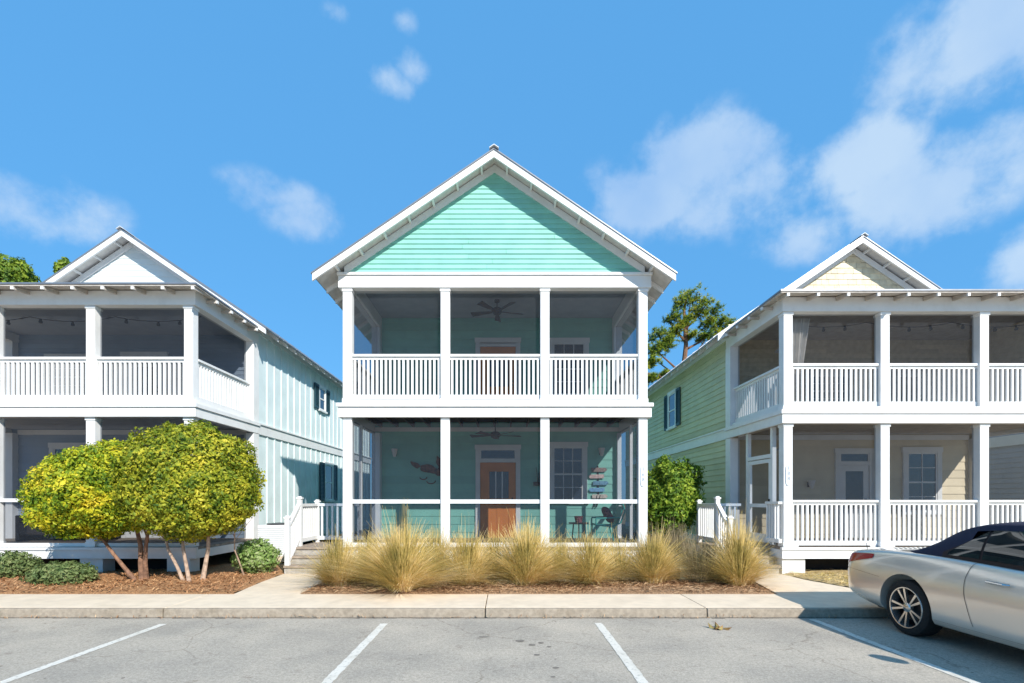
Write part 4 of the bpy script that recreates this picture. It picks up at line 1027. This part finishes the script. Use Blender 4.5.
# broad trees far left
def fartree(label, X_, top, r, Y, n, ls=.17):
    t = thing('broadleaf_tree', label, 'tree', (px(X_, Y), Y, 0), 'trees behind the pale blue house'); z = pz(top, Y)-r[2]
    tr = MB().tube([(px(X_, Y), Y, 0), (px(X_, Y)+.1, Y, z*.6), (px(X_, Y), Y, z)], [.3, .22, .1], 8)
    for k in range(6):
        a = k*1.05; tr.tube([(px(X_, Y), Y, z*.7), (px(X_, Y)+r[0]*.7*math.cos(a), Y+r[1]*.7*math.sin(a), z+.2*r[2])], [.1, .03], 6)
    tr.build('trunk', BARK, t, smooth=True)
    mb = MB(); crown(mb, (px(X_, Y), Y, z), r, n, ls, .25, 2.4, .22, seed=X_)
    for k in range(7):
        a = rnd.uniform(0, 6.28); crown(mb, (px(X_, Y)+r[0]*.6*math.cos(a), Y+r[1]*.6*math.sin(a), z+rnd.uniform(-.2, .55)*r[2]), (r[0]*.45, r[1]*.45, r[2]*.42), n//9, ls, .3, 2.4, .3, seed=k)
    mb.build('crown', L_OAK, t, recalc=False)
fartree('dense bright green tree behind the pale blue house at the left picture edge', 10, 256, (1.35, 1.5, 1.9), 27, 6500)
fartree('small green treetop just left of the pale blue house gable', 65, 258, (.42, .5, 1.0), 27, 1500)

# dead leaves on the asphalt
t_ = MB()
for k in range(9):
    p = (px(716, 6.2)+rnd.uniform(-.14, .14), 6.2+rnd.uniform(-.05, .06), .02+rnd.uniform(0, .02)); leafpoly(t_, p, Vector((rnd.gauss(0, .4), rnd.gauss(0, .4), 1)), .12, .5, .8)
o = t_.build('fallen_leaves', DEADLEAF, recalc=False); recenter(o, (px(716, 6.2), 6.2, 0)); tag(o, 'small clump of fallen brown leaves on the asphalt near the kerb', 'leaves')

# ================================================================= CAR
CX, CY = 5.635, 7.08
PAINT = mat('champagne_car_paint', (.80, .72, .62), .25, .02, 400, metal=.5, coat=1., spec=.5)
SOFT = mat('navy_fabric_top', (.022, .022, .045), .9, .15, 60, .2, 250)
RED = mat('red_lens', (.42, .006, .01), .12, .1, 9, spec=.8)
CHROME = mat('bright_alloy', (.62, .60, .57), .22, .03, 9, metal=.9)
RUBBER = mat('tyre_rubber', (.018, .017, .016), .85, .2, 30)
CGLASS = mat('tinted_car_glass', (.012, .02, .022), .03, .2, 3, spec=1.)
SEAM = mat('panel_gap', (.03, .018, .016), .8, .1, 5)
def interp(tab, s):
    if s <= tab[0][0]: return tab[0][1]
    for i in range(len(tab)-1):
        (a, va), (b, vb) = tab[i], tab[i+1]
        if s <= b:
            t = (s-a)/(b-a)
            m0 = (vb-(tab[i-1][1] if i else va))/((b-(tab[i-1][0] if i else a)) or 1)*(b-a)
            nb_ = tab[i+2] if i+2 < len(tab) else tab[i+1]
            m1 = (nb_[1]-va)/((nb_[0]-a) or 1)*(b-a)
            return (2*t**3-3*t*t+1)*va+(t**3-2*t*t+t)*m0+(-2*t**3+3*t*t)*vb+(t**3-t*t)*m1
    return tab[-1][1]
hwT = [(0, .72), (.03, .79), (.10, .845), (.22, .88), (.5, .90), (1.15, .915), (2.4, .91), (3.6, .91), (4.2, .88), (4.6, .80), (4.82, .66), (4.9, .5)]
zbT = [(0, .42), (.05, .33), (.2, .29), (.6, .23), (1.2, .20), (3.8, .20), (4.5, .20), (4.9, .28)]
beltT = [(0, .80), (.05, .875), (.15, .905), (.5, .945), (1.0, .97), (1.7, .965), (2.4, .935), (3.4, .90), (4.0, .86), (4.6, .73), (4.9, .52)]
topT = [(0, .84), (.05, .905), (.15, .935), (.5, .985), (1.0, 1.01), (1.7, 1.0), (2.4, .97), (3.4, .97), (4.0, .92), (4.6, .76), (4.9, .55)]
def sect(s):
    hw, zb, be, tp = (interp(T_, s) for T_ in (hwT, zbT, beltT, topT))
    h = be-zb
    ctl = [(0, zb), (.6*hw, zb), (.88*hw, zb+.005), (.955*hw, zb+.05), (.985*hw, zb+.16*h), (hw*1.0, zb+.42*h), (hw*.995, zb+.62*h), (hw*.965, zb+.82*h), (hw*.90, be-.012), (hw*.80, be+.25*(tp-be)), (hw*.45, tp-.008), (0, tp)]
    return ctl
def cr(ctl, v):
    n = len(ctl)-1; v = max(0, min(n-1e-6, v)); i = int(v); t = v-i
    g = lambda k: Vector(ctl[max(0, min(n, k))])
    if i <= 0 or i >= n-1: return g(i).lerp(g(i+1), t)
    p0, p1, p2, p3 = g(i-1), g(i), g(i+1), g(i+2)
    return .5*((2*p1)+(p2-p0)*t+(2*p0-5*p1+4*p2-p3)*t*t+(3*p1-p0-3*p2+p3)*t**3)
def S(s, v, side_=-1, off=0.):
    p = cr(sect(s), v)
    if off:
        e = .02; a = cr(sect(s), v+e)-cr(sect(s), v-e); n2 = Vector((a.y, -a.x)).normalized(); p = p+n2*off
        ds = (interp(hwT, s+.01)-interp(hwT, s-.01))/.02
        return Vector((CX+side_*p.x, CY-(s-off*ds*.7), p.y))
    return Vector((CX+side_*p.x, CY-s, p.y))
ss = [0, .015, .03, .06, .1, .15, .22]+[.3+.08*i for i in range(58)]+[4.9]
ss = sorted(set([round(a, 3) for a in ss if a <= 4.9]))
NV = 44; bm = bmesh.new(); rows = []
for s in ss:
    row = []
    for k in range(NV+1): row.append(bm.verts.new(S(s, 11*k/NV, -1)))
    for k in range(NV-1, 0, -1): row.append(bm.verts.new(S(s, 11*k/NV, 1)))
    rows.append(row)
for r0, r1 in zip(rows, rows[1:]):
    n = len(r0)
    for k in range(n): bm.faces.new((r0[k], r0[(k+1) % n], r1[(k+1) % n], r1[k]))
bm.faces.new(rows[0][::-1]); bm.faces.new(rows[-1])
bmesh.ops.recalc_face_normals(bm, faces=bm.faces)
me = bpy.data.meshes.new('body'); bm.to_mesh(me); bm.free()
body = bpy.data.objects.new('body', me); C.objects.link(body)
WR = .325; axles = (1.15, 3.87)
cut = MB()
for sA in axles:
    for sd_ in (-1, 1):
        pts = []
        x0, x1 = CX+sd_*.62, CX+sd_*1.1; i = len(cut.v); n = 40
        for xx in (x0, x1):
            for k in range(n):
                a = 2*math.pi*k/n; cut.v.append((xx, CY-sA+.385*math.cos(a), WR+.01+.385*math.sin(a)))
        cut.f.append(tuple(range(i, i+n))); cut.f.append(tuple(range(i+2*n-1, i+n-1, -1)))
        for k in range(n): cut.f.append((i+k, i+(k+1) % n, i+n+(k+1) % n, i+n+k))
cutter = cut.build('cutter_tmp', SEAM)
md = body.modifiers.new('b', 'BOOLEAN'); md.operation = 'DIFFERENCE'; md.object = cutter; md.solver = 'EXACT'
dg = bpy.context.evaluated_depsgraph_get(); dg.update()
me2 = bpy.data.meshes.new_from_object(body.evaluated_get(dg)); body.modifiers.clear()
bpy.data.objects.remove(body); bpy.data.objects.remove(cutter)
car = thing('parked_car', 'champagne silver convertible with navy soft top parked at the right picture edge', 'car', (CX, CY-2.4, 0))
cm = MB(); cm.v = [tuple(v.co) for v in me2.vertices]; cm.f = [tuple(p.vertices) for p in me2.polygons]
bo = cm.build('body', PAINT, car, smooth=True)
def patch(name, m, s0, s1, v0, v1, off=.004, sides=(-1,), ns=14, nv=10, shape=None, parent=None):
    mb = MB()
    for sd_ in sides:
        base = len(mb.v)
        for i in range(ns+1):
            for j in range(nv+1):
                a, b = i/ns, j/nv
                s, v = (shape(a, b) if shape else (s0+(s1-s0)*a, v0+(v1-v0)*b))
                mb.v.append(tuple(S(s, v, sd_, off)))
        for i in range(ns):
            for j in range(nv):
                q = base+i*(nv+1)+j; mb.f.append((q, q+1, q+nv+2, q+nv+1))
    return mb.build(name, m, parent or car, smooth=True, recalc=False)
# taillights wrap the corner, tapering forward
for sd_ in (-1, 1):
    patch('taillight', RED, 0, 0, 0, 0, .006, (sd_,), shape=lambda a, b: (.035+.56*a, 6.45+.75*a+(1.25-.85*a)*b), ns=20)
    # seams: door rear edge (curved), door bottom, bumper line
    patch('door_seam', SEAM, 0, 0, 0, 0, .003, (sd_,), shape=lambda a, b: (1.97+.12*math.sin(a*math.pi)*(-.6)+.05*(1-a)+.0055*b, 4.0+4.3*a), ns=24, nv=1)
    patch('sill_seam', SEAM, 0, 0, 0, 0, .003, (sd_,), shape=lambda a, b: (1.55+2.0*a, 3.55+.03*b), ns=24, nv=1)
    patch('bumper_seam', SEAM, 0, 0, 0, 0, .002, (sd_,), shape=lambda a, b: (.06+.70*a, 6.02-.35*a+.02*b), ns=16, nv=1)
    X = CX+sd_*.91; h_ = MB()
    h_.tube([(CX+sd_*.90, CY-2.17, .80), (CX+sd_*.935, CY-2.20, .80), (CX+sd_*.935, CY-2.36, .795), (CX+sd_*.90, CY-2.39, .793)], [.012, .016, .016, .012], 8)
    h_.build('door_handle', CHROME, car, smooth=True)
# greenhouse: soft top, glass
ghz = [(.86, .985), (1.02, 1.02), (1.3, 1.16), (1.6, 1.31), (1.9, 1.38), (2.3, 1.40), (2.7, 1.385), (3.0, 1.335)]
ghw = [(.86, .60), (1.0, .62), (1.3, .62), (1.6, .625), (1.9, .63), (2.3, .63), (2.7, .62), (3.0, .60)]
def G(s, t, sd_, off=0):
    """t 0 belt .. 1 roof rail .. 2 centre"""
    hw = interp(hwT, s)*.875; zb = interp(beltT, s)+.005; zt = interp(ghz, s); tw = interp(ghw, s)
    bl = min(1, (s-.86)/.35+.15); hw = .62+(hw-.62)*min(1, bl)
    zr = zt-.055*min(1, (s-.8)*2)
    if t <= 1:
        x = hw+(tw-hw)*t+.035*math.sin(t*math.pi); z = zb+(zr-zb)*t
        return Vector((CX+sd_*(x+off), CY-s, z))
    u = t-1; x = tw*math.cos(u*math.pi/2)**.85 if u < 1 else 0; z = zr+(zt-zr)*math.sin(u*math.pi/2)
    return Vector((CX+sd_*x, CY-s, z+off))
g = MB(); gs2 = [.86+.0535*i for i in range(41)]; NT = 16
for sd_ in (-1, 1):
    base = len(g.v)
    for s in gs2:
        for j in range(NT+1): g.v.append(tuple(G(s, 2*j/NT, sd_)))
    for i in range(len(gs2)-1):
        for j in range(NT):
            q = base+i*(NT+1)+j
            if gs2[i] > 1.78 and j < 7: continue
            g.f.append((q, q+1, q+NT+2, q+NT+1))
g.build('soft_top', SOFT, car, smooth=True, recalc=False)
for sd_ in (-1, 1):
    def gpatch(name, m, f, ns=14, nt=8, off=.004):
        mb = MB()
        for i in range(ns+1):
            for j in range(nt+1): s, t = f(i/ns, j/nt); mb.v.append(tuple(G(s, t, sd_, off)))
        for i in range(ns):
            for j in range(nt): q = i*(nt+1)+j; mb.f.append((q, q+1, q+nt+2, q+nt+1))
        return mb.build(name, m, car, smooth=True, recalc=False)
    # dark frame then the glass: quarter window tapers to the rear
    gpatch('window_seal', SEAM, lambda a, b: (1.55+1.50*a, .0+b*(.22+.66*min(1, a*3.2))), off=.003)
    gpatch('quarter_window', CGLASS, lambda a, b: (1.62+.36*a, .10+b*(.12+.66*min(1, a))), off=.009)
    gpatch('door_window', CGLASS, lambda a, b: (2.01+.98*a, .10+b*(.78)), off=.009)
# windscreen
ws = MB()
a0 = [Vector((CX-.6, CY-3.0, 1.33)), Vector((CX+.6, CY-3.0, 1.33)), Vector((CX+.74, CY-3.62, .97)), Vector((CX-.74, CY-3.62, .97))]
ws.hexa([v-Vector((0, 0, .02)) for v in a0]+a0); ws.build('windscreen', CGLASS, car)
for sd_ in (-1, 1):
    MB().tube([(CX+sd_*.61, CY-2.98, 1.32), (CX+sd_*.77, CY-3.64, .93)], .03, 8).build('windscreen_pillar', PAINT, car, smooth=True)
    MB().lathe([(0, -.06), (.07, -.05), (.1, 0), (.09, .05), (0, .06)], Matrix.Translation((CX+sd_*1.0, CY-3.35, 1.0)) @ Matrix.Rotation(R(90), 4, 'X'), 16).build('wing_mirror', PAINT, car, smooth=True)
    MB().lathe([(0, 0), (.12, .0), (.10, .03), (0, .04)], Matrix.Translation((CX+sd_*.55, CY-4.72, .62)) @ Matrix.Rotation(R(90), 4, 'X'), 16).build('headlight', LAMP, car, smooth=True)
MB().tube([(CX+.2, CY-.5, .985), (CX+.2, CY-.45, 1.08)], .006, 5).tube([(CX-.72, CY-.30, .93), (CX-.72, CY-.28, 1.02)], .004, 5).build('aerial', BLACK, car)
MB().box(CX-.26, CX+.26, CY+.0, CY+.012, .55, .70).build('number_plate', WHITE, car)
# arch liners
# wheels
for sA in axles:
    for sd_ in (-1, 1):
        M = Matrix.Translation((CX+sd_*.885, CY-sA, WR)) @ Matrix.Rotation(R(90)*sd_, 4, 'Y')
        wh = MB().lathe([(.0, -.20), (.10, -.19), (.225, -.17), (.225, -.05), (.22, -.03)], M, 36).build('wheel', SEAM, car, smooth=True)
        MB().lathe([(.235, -.20), (.29, -.215), (.318, -.205), (.327, -.18), (.327, -.05), (.318, -.015), (.295, .0), (.262, .003), (.240, -.005), (.235, -.03), (.235, -.20)], M, 48).build('tyre', RUBBER, wh, smooth=True)
        MB().lathe([(.215, -.09), (.222, -.02), (.228, .004), (.240, .006), (.245, -.005), (.238, -.03), (.235, -.09)], M, 48).build('rim', CHROME, wh, smooth=True)
        sp_ = MB()
        for k in range(5):
            for dlt in (-.17, .17):
                a = k*2*math.pi/5+.35
                def q(r, t, h): return M @ Vector((r*math.cos(t), r*math.sin(t), h))
                r0, r1 = .045, .224; t0, t1 = a+dlt*.9, a+dlt*1.25
                w0, w1 = .22, .062
                sp_.hexa([q(r0, t0-w0, -.05), q(r1, t1-w1, -.04), q(r1, t1+w1, -.04), q(r0, t0+w0, -.05), q(r0, t0-w0, -.018), q(r1, t1-w1, -.004), q(r1, t1+w1, -.004), q(r0, t0+w0, -.018)])
        sp_.build('spokes', CHROME, wh)
        MB().lathe([(0, .0), (.035, -.002), (.055, -.015), (.06, -.05)], M, 20).build('hub_cap', CHROME, wh, smooth=True)
        MB().lathe([(0, -.10), (.15, -.10), (.15, -.085), (0, -.085)], M, 24).build('brake_disc', BRONZE, wh)
# underside
MB().box(CX-.62, CX+.62, CY-4.5, CY-.35, .17, .30).build('underbody', SEAM, car)

# ================================================================= LIGHT, SKY, CAMERA
SUN = Vector((.59, -1, .76)).normalized()
el = math.asin(SUN.z); az = math.atan2(SUN.x, SUN.y)
L = bpy.data.lights.new('sun', 'SUN'); L.energy = 4.9; L.angle = R(.5); L.color = (1, .955, .88)
lo = bpy.data.objects.new('sun', L); C.objects.link(lo); lo.rotation_euler = SUN.to_track_quat('Z', 'Y').to_euler(); lo.location = (10, -10, 20)
world = bpy.data.worlds.new('World'); scene.world = world; world.use_nodes = True
nt = world.node_tree; bg = nt.nodes['Background']
sky = nt.nodes.new('ShaderNodeTexSky'); sky.sky_type = 'NISHITA'; sky.sun_disc = False; sky.sun_elevation = el; sky.sun_rotation = az
sky.air_density = 1.0; sky.dust_density = .3; sky.ozone_density = 2.5
tc = nt.nodes.new('ShaderNodeTexCoord')
tint = nt.nodes.new('ShaderNodeMix'); tint.data_type = 'RGBA'; tint.blend_type = 'MULTIPLY'; tint.inputs[0].default_value = 1
tint.inputs[7].default_value = (.80, 1.25, 1.35, 1)
nt.links.new(sky.outputs[0], tint.inputs[6])
flat = nt.nodes.new('ShaderNodeMix'); flat.data_type = 'RGBA'; flat.inputs[0].default_value = .80; flat.inputs[7].default_value = (.86, 3.05, 6.3, 1); nt.links.new(tint.outputs[2], flat.inputs[6])
n1 = nt.nodes.new('ShaderNodeTexNoise'); n1.inputs['Scale'].default_value = 9; n1.inputs['Detail'].default_value = 10; n1.inputs['Roughness'].default_value = .58
nt.links.new(tc.outputs['Generated'], n1.inputs['Vector'])
def M2(op, a, b=None, c=None):
    m_ = nt.nodes.new('ShaderNodeMath'); m_.operation = op
    for i, v in enumerate((a, b, c)):
        if v is None: continue
        if isinstance(v, (int, float)): m_.inputs[i].default_value = v
        else: nt.links.new(v, m_.inputs[i])
    return m_.outputs[0]
blobs = [((868, 158), (52, 38), 1.15), ((905, 200), (75, 48), 1.1), ((965, 150), (50, 32), .9), ((850, 225), (85, 34), .75), ((690, 160), (62, 40), .95), ((650, 195), (80, 40), .85), ((735, 150), (40, 34), .8), ((770, 185), (60, 45), .75), ((700, 215), (80, 26), .6),
         ((985, 40), (85, 58), 1.2), ((930, 70), (50, 26), .75), ((396, 84), (30, 18), .72), ((412, 70), (24, 18), .7), ((380, 76), (22, 14), .5), ((409, 23), (20, 12), .55), ((336, 12), (18, 12), .5), ((270, 193), (70, 20), .62), ((305, 218), (42, 22), .75), ((10, 195), (95, 42), .75), ((75, 215), (80, 26), .5), ((1030, 265), (36, 34), 1.0)]
acc = None
for (cx_, cy_), (rx, ry), st in blobs:
    v = Vector(((cx_-505)/500, 1, (500-cy_)/500)); ln = v.length; v.normalize()
    sub = nt.nodes.new('ShaderNodeVectorMath'); sub.operation = 'SUBTRACT'; nt.links.new(tc.outputs['Generated'], sub.inputs[0]); sub.inputs[1].default_value = v
    # tangent frame
    h_ = Vector((v.y, -v.x, 0)).normalized(); u_ = h_.cross(v).normalized()
    d1 = nt.nodes.new('ShaderNodeVectorMath'); d1.operation = 'DOT_PRODUCT'; nt.links.new(sub.outputs[0], d1.inputs[0]); d1.inputs[1].default_value = h_/(rx/500/ln)
    d2 = nt.nodes.new('ShaderNodeVectorMath'); d2.operation = 'DOT_PRODUCT'; nt.links.new(sub.outputs[0], d2.inputs[0]); d2.inputs[1].default_value = u_/(ry/500/ln)
    d3 = nt.nodes.new('ShaderNodeVectorMath'); d3.operation = 'DOT_PRODUCT'; nt.links.new(sub.outputs[0], d3.inputs[0]); d3.inputs[1].default_value = v*3
    r2 = M2('ADD', M2('ADD', M2('POWER', M2('ABSOLUTE', d1.outputs['Value']), 2), M2('POWER', M2('ABSOLUTE', d2.outputs['Value']), 2)), M2('POWER', M2('ABSOLUTE', d3.outputs['Value']), 2))
    e = M2('MULTIPLY', M2('EXPONENT', M2('MULTIPLY', r2, -.85)), st)
    acc = e if acc is None else M2('MAXIMUM', acc, e)
nn = M2('MULTIPLY_ADD', n1.outputs['Fac'], 2.2, -.48)
cloud = M2('MULTIPLY_ADD', M2('SUBTRACT', n1.outputs['Fac'], .5), M2('MINIMUM', M2('MULTIPLY', acc, 5.0), 2.1), acc)
mr = nt.nodes.new('ShaderNodeMapRange'); mr.interpolation_type = 'SMOOTHSTEP'; mr.inputs['From Min'].default_value = .28; mr.inputs['From Max'].default_value = .92; mr.inputs['To Max'].default_value = .70
nt.links.new(cloud, mr.inputs['Value'])
n3 = nt.nodes.new('ShaderNodeTexNoise'); n3.inputs['Scale'].default_value = 3.5; n3.inputs['Detail'].default_value = 6; nt.links.new(tc.outputs['Generated'], n3.inputs['Vector'])
cr_ = nt.nodes.new('ShaderNodeValToRGB'); cr_.color_ramp.elements[0].position = .35; cr_.color_ramp.elements[1].position = .62
cr_.color_ramp.elements[0].color = (2.9, 4.3, 6.5, 1); cr_.color_ramp.elements[1].color = (4.9, 5.9, 6.9, 1)
nt.links.new(n3.outputs['Fac'], cr_.inputs['Fac'])
mx = nt.nodes.new('ShaderNodeMix'); mx.data_type = 'RGBA'; nt.links.new(mr.outputs[0], mx.inputs[0]); nt.links.new(flat.outputs[2], mx.inputs[6]); nt.links.new(cr_.outputs['Color'], mx.inputs[7])
nt.links.new(mx.outputs[2], bg.inputs['Color']); bg.inputs['Strength'].default_value = .115

cam = bpy.data.cameras.new('camera'); co = bpy.data.objects.new('camera', cam); C.objects.link(co)
co.location = (0, 0, 1.6); co.rotation_euler = (R(90), 0, 0); cam.sensor_width = 36; cam.lens = 36*500/1024
cam.shift_x = 7/1024; cam.shift_y = 158.5/1024; cam.clip_end = 2000; scene.camera = co
scene.render.engine = 'CYCLES'
scene.view_settings.view_transform = 'Standard'; scene.view_settings.look = 'None'; scene.view_settings.gamma = 1; scene.view_settings.exposure = .32
scene.cycles.transparent_max_bounces = 16
